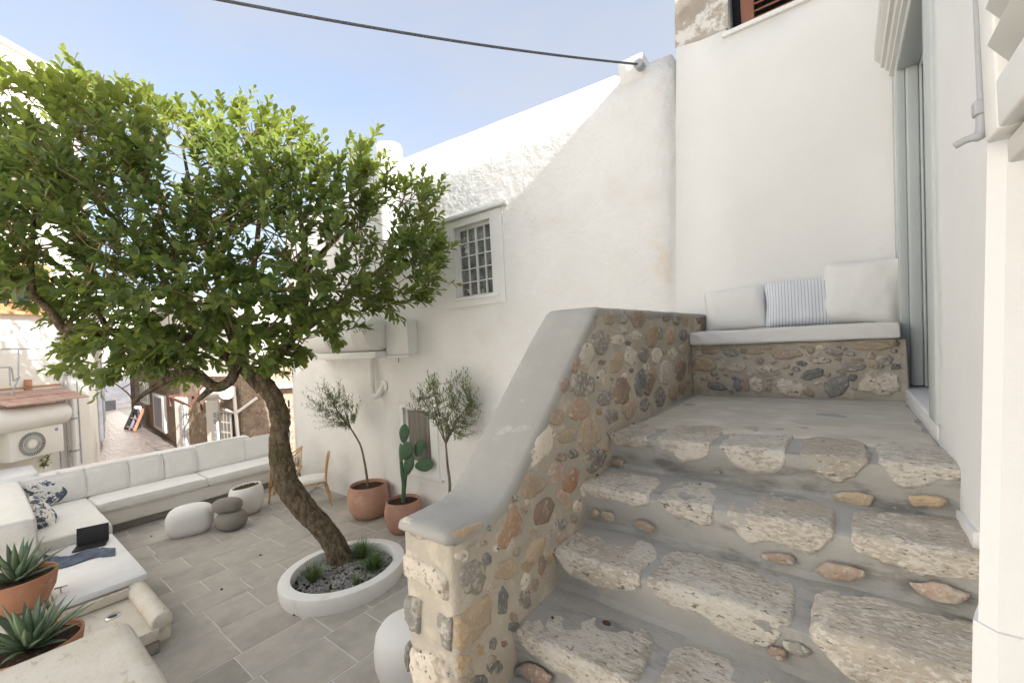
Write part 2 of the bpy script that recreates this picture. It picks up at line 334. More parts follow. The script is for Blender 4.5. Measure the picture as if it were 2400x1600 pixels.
# ------------------------------------------------------------------ ground and courtyard floor
CZ, BW = -2.63, 4.17
g = pydata('ground', [(-400, -400, -3.1), (400, -400, -3.1), (400, 400, -3.1), (-400, 400, -3.1)], [(0, 1, 2, 3)])
tag(put('ground', g, M['ground']), kind='structure')
floor = boxo('courtyard_floor', (-10.4, -1.2, -3.09), (.3, BW+.3, CZ-.0035), M['grout'], bev=0)
tag(floor, 'grey stone slab paving with pale joints across the courtyard', kind='structure')
rt = random.Random(3); x = -9.4; k = 0
while x < -1.2:
    w = rt.choice([.38, .42, .46, .50, .56]); y = -.9 + rt.random()*.5
    while y < BW-.01:
        ln = rt.choice([.42, .55, .68, .85]); y1 = min(y+ln, BW-.002)
        c = V((x+w/2, (y+y1)/2, 0)); fw = c.dot(F0)
        if y1-y > .05 and (c-V((-4.6, 2.6, 0))).length > .25:
            gap = .0065; dz = rt.uniform(-.001, .001)
            bm = bmesh.new(); box(bm, (x+gap, y+gap, CZ-.03), (x+w-gap, y1-gap, CZ+dz))
            top = [e for e in bm.edges if all(v.co.z > CZ-.01 for v in e.verts)]
            bmesh.ops.bevel(bm, geom=top, offset=.0025, segments=1, affect='EDGES')
            put('paving_tile', bm, M['tile'], floor, smooth=False); k += 1
        y = y1
    x += w

# ------------------------------------------------------------------ the old white house along the back of the courtyard
wh = thing('white_house', 'old lumpy white plastered house wall closing the back of the courtyard', 'house', (-5, BW, CZ))
X0, X1 = -9.12, -1.17
def roof(a):
    X = X0+a; n = .010*noise.noise(V((X*2, 0, 0)))+.004*noise.noise(V((X*9, 3, 0)))
    base = 2.85-.058*(X+5.2) if X > -5.2 else 2.85
    return base+n-CZ+.0
wall = wallbox((X0, BW, CZ-.3), (1, 0, 0), (0, 0, 1), (0, -1, 0), X1-X0, 5.4, .45,
               holes=[(-4.16-X0, .62-CZ+.3, -3.49-X0, 1.58-CZ+.3), (-5.48-X0, -1.80-CZ+.3, -4.86-X0, -.93-CZ+.3)], cuts_u=(-5.2-X0, -5.19-X0), top=lambda a: roof(a)+.3, sub=.22)
for v in wall.verts:
    if abs(v.co.y-BW) < 1e-4 and v.co.z < 2.6: v.co.y += .012*noise.noise(v.co*.9)
put('wall', wall, M['old_plaster'], wh)
# block the cable is anchored to, chimney pipe
boxo('wall_block', (-1.70, BW-.004, 2.50), (-1.44, BW+.35, 2.765), M['old_plaster'], wh, bev=.02)
bm = bmesh.new(); lathe(bm, [(0, 1.2), (.20, 1.2), (.20, 2.90), (.195, 2.95), (.212, 2.96), (.21, 3.12), (.195, 3.165), (.12, 3.175), (0, 3.175)], (-5.53, BW+.03, 0), 28)
for v in bm.verts: v.co += V((noise.noise(v.co*4), noise.noise(v.co*4+V((9, 0, 0))), 0))*.008
auto(put('chimney', bm, M['old_plaster'], wh), 50)
tubeo('gutter_spout', [(-5.24, BW-.02, 2.62), (-5.2, BW-.05, 2.66), (-5.17, BW-.1, 2.67)], .025, M['stained'], wh)
def window(parent, x0, x1, z0, z1, Y, nx, nz, bars=.014, fw=.035, mid=True, pane=M['glass_win'], name='window'):
    """glazed casement in a wall that faces -Y: frame > panes and glazing bars"""
    bm = bmesh.new()
    box(bm, (x0, Y, z0), (x0+fw, Y+.05, z1)); box(bm, (x1-fw, Y, z0), (x1, Y+.05, z1))
    box(bm, (x0+fw, Y+.001, z1-fw), (x1-fw, Y+.05, z1)); box(bm, (x0+fw, Y+.001, z0), (x1-fw, Y+.05, z0+fw))
    f = put(name, bm, M['white_paint'], parent, smooth=False)
    gx0, gx1, gz0, gz1 = x0+fw, x1-fw, z0+fw, z1-fw
    bm = bmesh.new()
    for i in range(1, nx):
        b = bars*1.9 if (mid and i*2 == nx) else bars; cx = gx0+(gx1-gx0)*i/nx; box(bm, (cx-b/2, Y-.004, gz0), (cx+b/2, Y+.03, gz1))
    for j in range(1, nz):
        cz = gz0+(gz1-gz0)*j/nz; box(bm, (gx0, Y-.001, cz-bars/2), (gx1, Y+.027, cz+bars/2))
    put('glazing_bars', bm, M['white_paint'], f, smooth=False)
    for i in range(nx):
        for j in range(nz):
            a, b = gx0+(gx1-gx0)*i/nx, gx0+(gx1-gx0)*(i+1)/nx; c, d = gz0+(gz1-gz0)*j/nz, gz0+(gz1-gz0)*(j+1)/nz
            t = R.uniform(-.0015, .0015); t2 = R.uniform(-.0015, .0015)
            me = pydata('pane', [(a, Y+.02+t, c), (b, Y+.02-t, c), (b, Y+.02-t+t2, d), (a, Y+.02+t+t2, d), (a, Y+.024+t, c), (b, Y+.024-t, c), (b, Y+.024-t+t2, d), (a, Y+.024+t+t2, d)],
                        [(0, 1, 2, 3), (7, 6, 5, 4), (0, 4, 5, 1), (1, 5, 6, 2), (2, 6, 7, 3), (3, 7, 4, 0)])
            put('pane', me, pane, f, smooth=False)
    return f
window(wh, -4.16, -3.49, .62, 1.58, BW+.07, 4, 5)
sur = wallbox((-4.36, BW-.022, .50), (1, 0, 0), (0, 0, 1), (0, -1, 0), 1.06, 1.17, .04, holes=[(.20, .125, .865, 1.08)])
put('window_surround', sur, M['white_paint'], wh, smooth=False)
boxo('window_lintel', (-4.45, BW-.075, 1.685), (-3.21, BW+.02, 1.73), M['white_paint'], wh, bev=.004)
boxo('window_sill', (-4.19, BW-.05, .585), (-3.40, BW+.06, .625), M['white_paint'], wh, bev=.008)
for (a, b) in ((-4.02, -3.97), (-3.78, -3.70), (-3.62, -3.53)):
    boxo('curtain', (a, BW+.13, .64), (b, BW+.15, 1.56), M['fabric'], wh, bev=.008)
# lower window with drawn taupe curtain
f = window(wh, -5.48, -4.86, -1.80, -.93, BW+.05, 1, 1, fw=.045, pane=M['curtain'], name='curtained_window')
lw = wallbox((-5.56, BW-.012, -1.93), (1, 0, 0), (0, 0, 1), (0, -1, 0), .86, 1.04, .03, holes=[(.08, .13, .70, 1.0)])
put('window_surround', lw, M['white_paint'], wh, smooth=False)
boxo('window_sill', (-5.58, BW-.04, -1.97), (-4.62, BW+.01, -1.93), M['old_plaster'], wh, bev=.01)

# heater tank, meter box, bracket and drain loop hung on the back wall
hz = .235
tk = thing('water_tank', 'white horizontal cylinder water tank on a ledge on the back wall', 'water tank', (-6.6, BW, -.1))
bm = bmesh.new(); prof = [(0, -1.12), (.20, -1.11), (.26, -1.04), (.265, -.3), (.272, -.29), (.272, -.26), (.265, -.25), (.265, .52), (.272, .53), (.265, .55), (.262, .86), (.20, .93), (0, .94)]
lathe(bm, prof, (0, 0, 0), 32)
for v in bm.verts: v.co = V((v.co.z-6.44, BW-.29+v.co.x, hz+v.co.y))
auto(put('tank_body', bm, M['white_paint'], tk), 40)
boxo('support_ledge', (-7.75, BW-.40, -.138), (-5.54, BW, -.036), M['white_paint'], tk, bev=.01)
tubeo('strap', [(-6.62, BW-.29+.272*cos(a), hz+.272*sin(a)) for a in [radians(t) for t in range(-100, -261, -12)]], .007, M['greymetal'], tk, seg=6)
mb = thing('meter_box', 'white square electric meter box fixed at the right end of the tank', 'meter box', (-5.6, BW, .1))
boxo('box_body', (-5.56, BW-.20, -.10), (-5.03, BW, .40), M['white_paint'], mb, bev=.012)
boxo('box_door', (-5.50, BW-.228, -.07), (-4.985, BW-.203, .36), M['white_paint'], mb, bev=.008)
boxo('latch', (-5.475, BW-.236, -.04), (-5.43, BW-.229, .02), M['white_paint'], mb, bev=.004)
boxo('bottom_rail', (-5.53, BW-.23, -.155), (-4.97, BW-.19, -.11), M['white_paint'], mb, bev=.015)
tubeo('strap', [(-5.22, BW-.22, -.12), (-5.225, BW-.225, -.22)], .006, M['black'], mb, seg=5)
dp = thing('drain_pipe', 'short pale drain pipe with a round elbow below the tank', 'pipe', (-6.15, BW, -.5))
tubeo('pipe', [(-6.12, BW-.10, -.05), (-6.115, BW-.10, -.60)], .045, M['white_paint'], dp, seg=14)
tubeo('collar', [(-6.12, BW-.10, -.06), (-6.12, BW-.10, -.18)], .055, M['white_paint'], dp, seg=14)
tubeo('elbow', spline([(-6.115, BW-.10, -.60), (-6.10, BW-.10, -.72), (-6.03, BW-.10, -.77), (-5.96, BW-.08, -.72), (-5.93, BW-.03, -.63), (-5.94, BW+.02, -.61)], 5), [.045]*26, M['white_paint'], dp, seg=14)
bm = bmesh.new(); lathe(bm, [(.02, 0), (.095, .005), (.095, .02), (.06, .035), (0, .035)], (0, 0, 0), 24)
for v in bm.verts: v.co = V((-5.93+v.co.x, BW-.002-v.co.z, -.61+v.co.y))
auto(put('wall_flange', bm, M['white_paint'], dp), 40)

# ------------------------------------------------------------------ taller house above the bench
th = thing('tall_white_house', 'taller smooth white house wall rising behind the cushioned bench', 'house', (-.5, BW, -.5))
wy = BW-.012
wt = wallbox((-1.19, wy, CZ-.2), (1, 0, 0), (0, 0, 1), (0, -1, 0), 2.2, 6.6, .5, holes=[(1.19-.70, 2.575-CZ+.2, 1.19+.15, 4.0-CZ+.2)], sub=.3)
for v in wt.verts:
    if v.co.x < -1.1: v.co.x += .055*(v.co.z-.3)-.06+.012*noise.noise(v.co*3)
put('wall', wt, M['plaster'], th)
vs = [Yp(px, py, wy) for px, py in ((1582, -60), (1582, 60), (1583, 112), (1640, 95), (1706, 66), (1706, 20), (1706, -60))]
bm = bmesh.new(); fr = [bm.verts.new((v.x, wy-.006, v.z)) for v in vs]; bk = [bm.verts.new((v.x, wy+.02, v.z)) for v in vs]
bm.faces.new(fr)
for i in range(len(vs)): bm.faces.new((fr[i], bk[i], bk[(i+1) % len(vs)], fr[(i+1) % len(vs)]))
bmesh.ops.recalc_face_normals(bm, faces=bm.faces[:]); put('bare_render', bm, M['stained'], th, smooth=False)
boxo('window_sill', (-.73, wy-.03, 2.535), (.2, wy+.3, 2.575), M['plaster'], th, bev=.006)
sh = boxo('shutter_frame', (-.60, wy+.13, 2.58), (-.50, wy+.19, 4.0), M['brownwood'], th, bev=.004)
for i in range(14):
    bm = bmesh.new(); z = 2.63+i*.062
    box(bm, (-.50, -.035, -.006), (.14, .035, .006), .002, 1, Matrix.Translation((0, wy+.16, z)) @ Matrix.Rotation(radians(38), 4, 'X'))
    put('slat', bm, M['brownwood'], sh)
boxo('shutter_rail', (-.50, wy+.135, 2.577), (.14, wy+.185, 2.60), M['brownwood'], th, bev=.003)
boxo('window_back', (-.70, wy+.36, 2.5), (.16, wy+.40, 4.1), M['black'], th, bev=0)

# ------------------------------------------------------------------ right-hand house with the door; its roof casts the slanting shadow
LEAN = .026
def lean(o):
    for v in o.data.vertices: v.co.x += LEAN*(v.co.z+.5)
    return o
rh = thing('door_house', 'white house on the right with the tall pale grey doorway', 'house', (.6, 2.5, -.5))
DX = .285
dw = wallbox((DX, 1.25, CZ-.2), (0, 1, 0), (0, 0, 1), (-1, 0, 0), BW-1.25-.013, 6.66, .45, holes=[(2.56-1.25, -.445-CZ+.2, 3.79-1.25, 1.66-CZ+.2)], sub=.25)
for v in dw.verts:
    if abs(v.co.x-DX) < 1e-4: v.co.x += .006*noise.noise(v.co*1.7)
lean(put('wall', dw, M['near_plaster'], rh))
body = [(-4.2, CZ-.3), (BW-.02, CZ-.3), (BW-.02, 3.84), (3.93, 3.84), (3.86, 4.28), (3.79, 4.83), (.8, 4.95), (.75, 7.3), (-4.2, 7.3)]  # unseen upper roof steps, raised to shade the courtyard and left house
def prism(poly, a, b, fn):
    bm = bmesh.new(); A = [bm.verts.new(fn(p, a)) for p in poly]; B_ = [bm.verts.new(fn(p, b)) for p in poly]
    bm.faces.new(A); bm.faces.new(list(reversed(B_)))
    for i in range(len(poly)): j = (i+1) % len(poly); bm.faces.new((A[i], B_[i], B_[j], A[j]))
    bmesh.ops.recalc_face_normals(bm, faces=bm.faces[:]); return bm
put('house_body', prism(body, .82, 5.5, lambda p, a: (a, p[0], p[1])), M['plaster'], rh, smooth=False)
put('parapet', prism([(1.26, 3.7), (BW-.03, 3.7), (BW-.02, 3.84), (3.93, 3.84), (3.86, 4.28), (3.79, 4.83), (1.26, 4.88)], .40, .815, lambda p, a: (a, p[0], p[1])), M['plaster'], rh, smooth=False)
boxo('bounce_blocker', (.55, -3.0, CZ-.3), (.815, -1.7, 4.2), M['plaster'], rh, bev=.02)  # added out of view to cut bounced light on the near wall
# door surround: far jamb, lintel, near jamb, glass leaf
lean(boxo('door_jamb', (DX-.010, 3.79-.035, -.43), (DX+.035, 3.79+.03, 1.66), M['doorpaint'], rh, bev=.006))
jb = lean(boxo('door_jamb', (DX+.036, 3.79-.05, -.425), (DX+.098, 3.79-.002, 1.66), M['doorpaint'], rh, bev=.012))
lean(boxo('door_jamb', (DX+.099, 3.79-.075, -.425), (DX+.114, 3.79-.001, 1.64), M['doorpaint'], rh, bev=.006))
lean(boxo('door_jamb', (DX-.014, 2.39, -.43), (DX+.03, 2.566, 1.66), M['doorpaint'], rh, bev=.008))
lean(boxo('door_head', (DX-.010, 2.57, 1.60), (DX+.10, 3.74, 1.66), M['doorpaint'], rh, bev=.008))
lean(boxo('door_head', (DX+.101, 2.57, 1.57), (DX+.114, 3.71, 1.64), M['doorpaint'], rh, bev=.005))
dl = lean(boxo('door_leaf', (DX+.125, 2.57, -.42), (DX+.16, 3.78, 1.62), M['greymetal'], rh, bev=.003))
lean(boxo('pane', (DX+.117, 2.66, -.36), (DX+.124, 3.72, 1.57), M['glass_dark'], dl, bev=0))
cp = [(0, 1.655), (.028, 1.66), (.028, 1.70), (.045, 1.705), (.052, 1.73), (.07, 1.735), (.075, 1.765), (.092, 1.785), (.10, 1.80), (.104, 1.805), (.104, 1.88), (0, 1.89)]
lean(put('door_cornice', prism(cp, 2.35, 3.93, lambda p, a: (DX-p[0], a, p[1])), M['lintelpaint'], rh, smooth=False))
lean(boxo('threshold', (DX-.004, 2.45, -.51), (DX+.3, 3.85, -.43), M['marble'], rh, bev=.012))
boxo('dark_room_sheet', (.74, 1.3, -.5), (.81, 4.1, 2.2), M['black'], rh, bev=0)  # upright black sheet standing in for the dark room behind the door
# plastered foot of the wall beside the steps: a bare golden patch under a cut edge
vs = [V((DX-.008, *Xp(px, py, DX)[1:])) for px, py in ((2254, 1196), (2296, 1248), (2297, 1345), (2284, 1345), (2256, 1300))]
def flat(name, vs, n, t, m, parent, smooth=False):
    bm = bmesh.new(); n = V(n); A = [bm.verts.new(v+n*t) for v in vs]; B_ = [bm.verts.new(v-n*.02) for v in vs]
    bm.faces.new(A)
    for i in range(len(vs)): j = (i+1) % len(vs); bm.faces.new((A[i], B_[i], B_[j], A[j]))
    bmesh.ops.recalc_face_normals(bm, faces=bm.faces[:]); return put(name, bm, m, parent, smooth)
flat('plaster_edge', vs, (-1, 0, 0), .006, M['near_plaster'], rh)
vs = [V((DX-.008, *Xp(px, py, DX)[1:])) for px, py in ((2263, 1252), (2276, 1272), (2290, 1296), (2290, 1312), (2262, 1305))]
flat('golden_patch', vs, (-1, 0, 0), .012, M['brass'], rh)

# near wall end with chamfered corner, and the open louvred shutter against it
nw = thing('near_wall', 'smooth white wall end at the right edge beside the steps', 'wall', (.4, 1.1, -1))
def corner_prism(z0, z1, e, m, name):
    L0 = .05
    def pt(p, z): return (p[0]+L0*(z+.55), p[1], z)
    poly = [(.158-e, 1.045), (.152-e, 1.02), (.170, 1.0-e), (.9, 1.0-e), (.9, 1.27), (.225-e, 1.27)]
    put(name, prism(poly, z0, z1, pt), m, nw, smooth=False)
corner_prism(-.505, 4.4, 0, M['near_plaster'], 'wall_face')
corner_prism(-2.8, -.505, .006, M['near_plaster'], 'plinth')
shx = .182
st = thing('window_shutter', 'pale louvred window shutter folded open at the upper right corner', 'shutter', (shx, .9, .3))
boxo('stile', (shx, .905, .262), (shx+.032, .972, 1.6), M['white_paint'], st, bev=.004)
boxo('bottom_rail', (shx, .30, .262), (shx+.032, .904, .330), M['white_paint'], st, bev=.004)
for i in range(14):
    bm = bmesh.new(); z = .335+i*.052
    box(bm, (-.004, .30, -.034), (.004, .903, .034), .002, 1, Matrix.Translation((shx+.014, 0, z+.02)) @ Matrix.Rotation(radians(-32), 4, 'Y'))
    put('slat', bm, M['lintelpaint'], st)
bolt = tubeo('bolt_rod', [(shx+.001, .985, .30), (shx+.012, .985, 1.6)], .0055, M['greymetal'], st, seg=10)
boxo('bolt_guide', (shx-.009, .975, .312), (shx+.012, .996, .335), M['greymetal'], bolt, bev=.003)
tubeo('bolt_handle', spline([(shx+.001, .985, .312), (shx+.0, .985, .288), (shx-.004, .985, .281), (shx-.018, .988, .280), (shx-.030, .99, .275)], 4), [.0075]*10+[.0055]*7, M['greymetal'], bolt, seg=8)
boxo('sill_block', (shx+.018, .25, .222), (shx+.25, .955, .258), M['lintelpaint'], nw, bev=.004)

# ------------------------------------------------------------------ stairs
def resample(pts, d):
    out = [V((*pts[0], 0))]
    for a, b in zip(pts, pts[1:]):
        a, b = V((*a, 0)), V((*b, 0)); n = max(1, int((b-a).length/d))
        out += [a+(b-a)*(i+1)/n for i in range(n)]
    return out
SP = [(4.12, -.515), (2.075, -.515), (2.05, -.522), (2.047, -.54), (2.062, -.62), (2.066, -.662), (2.05, -.678), (1.98, -.683), (1.775, -.692), (1.757, -.70), (1.755, -.715), (1.77, -.80), (1.772, -.848), (1.755, -.866), (1.69, -.872), (1.50, -.882), (1.482, -.89), (1.48, -.905),
      (1.495, -.985), (1.497, -1.012), (1.48, -1.028), (1.41, -1.033), (1.205, -1.042), (1.187, -1.05), (1.185, -1.065), (1.20, -1.15), (1.20, -1.182), (1.18, -1.2), (1.1, -1.205), (.905, -1.212), (.885, -1.222), (.885, -1.35), (.86, -1.375), (.60, -1.385), (.585, -1.40), (.585, -1.54), (.30, -1.56), (.28, -1.74), (0, -1.76), (-.02, -1.92), (-.3, -1.94), (-.32, -2.1), (-.6, -2.12), (-.62, -2.28), (-.9, -2.3), (-.92, -2.64)]
prof = resample(SP, .03); NU = 44
def stair_pt(i, j):
    y, z = prof[j].x, prof[j].y; X = -1.0+1.36*i/(NU-1); p = V((X, y, z))
    k = .5+.5*noise.noise(p*1.3)
    return V((X, y+.010*noise.noise(p*3+V((5, 0, 0)))+.004*noise.noise(p*11), z+.012*noise.noise(p*2.4)+.005*noise.noise(p*9)))
stair = thing('stone_staircase', 'grey cement staircase with big whitewashed stone nosings climbing to the landing', 'stairs', (-.4, 1.6, -1))
vs = [stair_pt(i, j) for j in range(len(prof)) for i in range(NU)]
fs = [(j*NU+i, (j+1)*NU+i, (j+1)*NU+i+1, j*NU+i+1) for j in range(len(prof)-1) for i in range(NU-1)]
auto(put('stair_body', pydata('stair_body', vs, fs), M['concrete'], stair), 38)
boxo('stair_core', (-1.0, -.9, CZ), (.36, .5, -1.95), M['concrete'], stair, bev=0) if False else None
def nosing(x0, x1, Y0, z0, hs, D, seed, nu=40, nv=36, top=.009):
    rr = random.Random(seed); so_ = V((seed*7.3, 0, 0))
    def hh(u):
        t = u*(len(hs)-1); i = min(int(t), len(hs)-2); f = t-i; f = f*f*(3-2*f); return hs[i]*(1-f)+hs[i+1]*f
    def fn(u, v):
        X = x0+(x1-x0)*u
        endf = min(u, 1-u)*(x1-x0)
        d_ = D*(1+.22*noise.noise(so_+V((X*6, 1, 0))))*(1-.35*max(0, 1-endf/.07)**2)
        h_ = (hh(u)*(1+.18*noise.noise(so_+V((X*14, 2, 0)))))*(1-.45*max(0, 1-endf/.05)**2)
        s = v*(d_+h_); X += .010*noise.noise(so_+V((s*9, X*3, 0)))*(1-2*abs(u-.5))*0 + .012*noise.noise(so_+V((s*10, 7 if u < .5 else 3, 0)))
        ed = min(endf, (d_-s if False else s), (d_+h_-s))
        w = min(1, max(0, ed)/.014); w = sqrt(max(0, 1-(1-w)**2))
        rd = .013
        # rounded profile from tread (s<d_) to riser
        q = s-d_
        if q < -rd: y, z, ny, nz = Y0-q, z0, 0, 1
        elif q < rd:
            a = (q+rd)/(2*rd)*pi/2; y, z, ny, nz = Y0+rd-rd*sin(a), z0-rd+rd*cos(a), -sin(a), cos(a)
        else: y, z, ny, nz = Y0, z0-q, -1, 0
        p = V((X, y, z)); pr = -.012+(top+.012)*w
        pr += w*(.006*noise.noise(so_+p*13)+.004*noise.noise(so_+p*34)+(.008*noise.noise(so_+p*5)))
        if q > rd*.6: pr += w*.004*noise.noise(so_+p*55)
        return V((X, y+ny*pr, z+nz*pr))
    vs, fs = grid(nu, nv, fn)
    put('nosing_stone', pydata('nosing_stone', vs, [tuple(reversed(f)) for f in fs]), M['step_stone'], stair)
N0 = [(-.99, -.785, (.045, .06, .055, .06)), (-.755, -.495, (.02, .06, .10, .085, .07)), (-.468, -.208, (.02, .085, .11, .10, .08)), (-.17, .055, (.03, .08, .095, .08, .03)), (.077, .30, (.03, .085, .085, .05, .05))]
for i, (a, b, h) in enumerate(N0): nosing(a, b, 2.05, -.513, h, .32+.06*(i % 3), 11+i)
N1 = [(-1.0, -.682, (.03, .055, .05, .06, .05)), (-.652, -.428, (.02, .06, .075, .085)), (-.392, -.05, (.06, .10, .09, .10, .045)), (-.015, .34, (.07, .075, .09, .07, .065))]
for i, (a, b, h) in enumerate(N1): nosing(a, b, 1.757, -.688, h, .262, 21+i)
N2 = [(-1.0, -.622, (.03, .085, .10, .085, .06)), (-.60, -.158, (.05, .08, .07, .11, .115, .04)), (-.12, .34, (.05, .12, .14, .13, .12))]
for i, (a, b, h) in enumerate(N2): nosing(a, b, 1.482, -.878, h, .262, 31+i, 56)
N3 = [(-.985, -.535, (.03, .06, .08, .09, .085, .07)), (-.495, -.09, (.07, .09, .10, .09)), (-.05, .34, (.06, .1, .1, .08))]
for i, (a, b, h) in enumerate(N3): nosing(a, b, 1.187, -1.040, h, .268, 41+i, 56)
N4 = [(-.98, -.6, (.06, .09, .09, .07)), (-.55, -.1, (.06, .09, .09, .07)), (-.05, .34, (.06, .09, .09, .07))]
for i, (a, b, h) in enumerate(N4): nosing(a, b, .887, -1.212, h, .22, 51+i, 30)
# cleft slab that paves the landing
def slab(u, v):
    X = -.97+1.25*u; Y = 2.30+1.30*v; p = V((X, Y, 0)); e = min(u, 1-u, v*1.2, (1-v)*1.2)
    return V((X, Y+(.05*noise.noise(V((X*4, 0, 2))) if v < .05 else 0), -.507+.003*noise.noise(V((X*4, Y*8, 0)))+.0015*noise.noise(V((X*12, Y*24, 0)))+.006*noise.noise(p*1.5)-.012*max(0, 1-e/.03)))
vs, fs = grid(50, 70, slab); put('landing_slab', pydata('landing_slab', vs, fs), M['landing'], stair)

def stone(parent, plane, cx, cy, w, h, rot, kind, seed, hgt=None, n=15, poly=None):
    """irregular rounded stone set in a wall face; outline measured in photo pixels and laid on the real plane"""
    rr = random.Random(seed); pf, nrm = plane; rot = radians(rot); out = []
    if poly:
        out = []
        for k in range(len(poly)):
            p, q = V(poly[k]), V(poly[(k+1) % len(poly)]); d = q-p; out += [p, p.lerp(q, .5)+V((d.y, -d.x))*rr.uniform(-.08, .12)]
    else:
        pw = rr.uniform(2.6, 4.5); m = rr.choice([5, 6, 6, 7]); cor = []; a0 = rr.random()*6
        for k in range(m):
            a = a0+2*pi*(k+rr.uniform(-.25, .25))/m; c, s = cos(a), sin(a); r = (abs(c)**pw+abs(s)**pw)**(-1/pw)*rr.uniform(.88, 1.12)
            cor.append(V((r*c*w/2, r*s*h/2)))
        for k in range(m):
            p, q = cor[k], cor[(k+1) % m]; d = (q-p); nn = V((d.y, -d.x))
            for t in (.06, .36, .66, .94):
                e = p.lerp(q, t)+nn*rr.uniform(-.045, .09)*(1 if .2 < t < .8 else .2); out.append(V((cx+e.x*cos(rot)-e.y*sin(rot), cy+e.x*sin(rot)+e.y*cos(rot))))
    ctr = sum(out, V((0, 0)))/len(out); W3 = [pf(*p) for p in out]; C3 = pf(*ctr)
    sz = min((p-C3).length for p in W3); hg = hgt*.8 if hgt else min(.013, .15*sz+.004); n = len(out); nrm = V(nrm)
    bm = bmesh.new(); rings = []
    for sc_, ht in ((1.03, -.35), (.97, .45), (.84, .85), (.55, 1.0), (.25, 1.05)):
        rings.append([bm.verts.new(C3+(p-C3)*sc_+nrm*(hg*ht+(rr.uniform(-.22, .22)*hg if 0 < ht else 0))) for p in W3])
    c = bm.verts.new(C3+nrm*hg*rr.uniform(.9, 1.25))
    for a, b in zip(rings, rings[1:]):
        for k in range(n): bm.faces.new((a[k], a[(k+1) % n], b[(k+1) % n], b[k]))
    for k in range(n): bm.faces.new((rings[-1][k], rings[-1][(k+1) % n], c))
    bmesh.ops.recalc_face_normals(bm, faces=bm.faces[:])
    if sum(f.normal.dot(nrm) for f in bm.faces) < 0: bmesh.ops.reverse_faces(bm, faces=bm.faces[:])
    return put('stone', bm, M['st_'+kind], parent)
# small stones bedded in the risers
def c5(x, y): return (1300+x/3.7327, 880+y/3.7327)
def c6(x, y): return (1800+x/3.484, 900+y/3.484)
def c7(x, y): return (1200+x/3.618, 1200+y/3.618)
def c8(x, y): return (1750+x/3.618, 1200+y/3.618)
RS = [(2.045, c5(558, 762), 26, 17, 0, 'tan'), (2.045, c6(700, 935), 92, 30, 8, 'tan'), (2.045, c6(1310, 955), 96, 27, 5, 'gold'), (2.045, c5(1400, 850), 30, 8, 0, 'grey'),
      (1.75, c5(352, 1205), 22, 19, 20, 'tan'), (1.75, c5(462, 1228), 34, 20, 25, 'tan'), (1.75, c5(785, 1318), 50, 20, 14, 'pink'), (1.75, c8(265, 390), 84, 21, 10, 'pink'), (1.75, c8(810, 508), 120, 36, 7, 'pink'), (1.75, c8(1650, 680), 180, 38, 12, 'pink'),
      (1.474, c7(2255, 1195), 46, 24, 20, 'brown'), (1.474, c7(315, 390), 10, 40, 5, 'brown'), (1.474, c8(420, 1150), 70, 24, 20, 'grey'),
      (1.178, c7(200, 1375), 80, 34, 28, 'brown'), (1.178, c7(60, 1340), 26, 20, 20, 'dark')]
for i, (Y, (cx, cy), w, h, rot, kd) in enumerate(RS):
    stone(stair, (lambda a, b, Y=Y: Yp(a, b, Y), (0, -1, 0)), cx, cy, w, h, rot, kd, 300+i, hgt=.012)

# ------------------------------------------------------------------ parapet wall of rubble and cement beside the stairs
sw = thing('stair_wall', 'rubble stone stair parapet with smooth grey cement top and square end post', 'wall', (-1.13, 2, -1.5))
PX = -.99
TOPP = [(.905, -.585), (1.10, -.586), (1.17, -.565), (1.23, -.52), (1.955, .135), (1.985, .152), (BW-.01, .152)]
poly = [(.91, CZ), (.91, -.605)]+[(y, z-.018) for y, z in TOPP[1:]]+[(BW-.01, CZ)]
def outer(y): return -1.235-.05*min(1, max(0, (y-.9)/.9))
bm = bmesh.new()
A = [bm.verts.new((PX, y, z)) for y, z in poly]; B_ = [bm.verts.new((outer(y), y, z)) for y, z in poly]
bm.faces.new(A); bm.faces.new(list(reversed(B_)))
for i in range(len(poly)): j = (i+1) % len(poly); bm.faces.new((A[i], B_[i], B_[j], A[j]))
bmesh.ops.recalc_face_normals(bm, faces=bm.faces[:])
es = [e for e in bm.edges if all(abs(v.co.y-.91) < .001 for v in e.verts) and abs(e.verts[0].co.x-e.verts[1].co.x) < .001]
bmesh.ops.bevel(bm, geom=es, offset=.022, segments=3, affect='EDGES', profile=.5)
auto(put('wall_body', bm, M['mortar'], sw), 40)
tp = resample([(.888, -.615), (.893, -.596)]+TOPP, .035)
cs = [(.004, -.045), (.006, -.02), (-.002, -.006), (-.018, .001), (-.08, .003), (-.15, .003), (-.21, .003), (-.262, .001), (-.278, -.006), (-.287, -.02), (-.286, -.045)]
vs = []; fs = []
for j, p in enumerate(tp):
    a = tp[max(j-1, 0)]; b = tp[min(j+1, len(tp)-1)]; t = (b-a).normalized(); n = V((-t.y, t.x, 0))
    if n.y < 0: n = -n
    for (dx, dn) in cs:
        X = PX+(dx if dx > -.1 else dx*((PX-outer(p.x)+.008)/.287)); q = V((X, p.x, p.y))
        w = .004*noise.noise(q*5)+.002*noise.noise(q*14)
        vs.append((X+w*(1 if dx > -.05 or dx < -.23 else 0), p.x+n.x*(dn+w), p.y+n.y*(dn+w)))
nc = len(cs)
for j in range(len(tp)-1):
    for i in range(nc-1): fs.append((j*nc+i, j*nc+i+1, (j+1)*nc+i+1, (j+1)*nc+i))
fs.append(tuple(range(nc)))
me = pydata('cement_top', vs, fs); bm = bmesh.new(); bm.from_mesh(me); bmesh.ops.recalc_face_normals(bm, faces=bm.faces[:])
if sum(f.normal.z*f.calc_area() for f in bm.faces) < 0: bmesh.ops.reverse_faces(bm, faces=bm.faces[:])
put('cement_top', bm, M['cap'], sw)
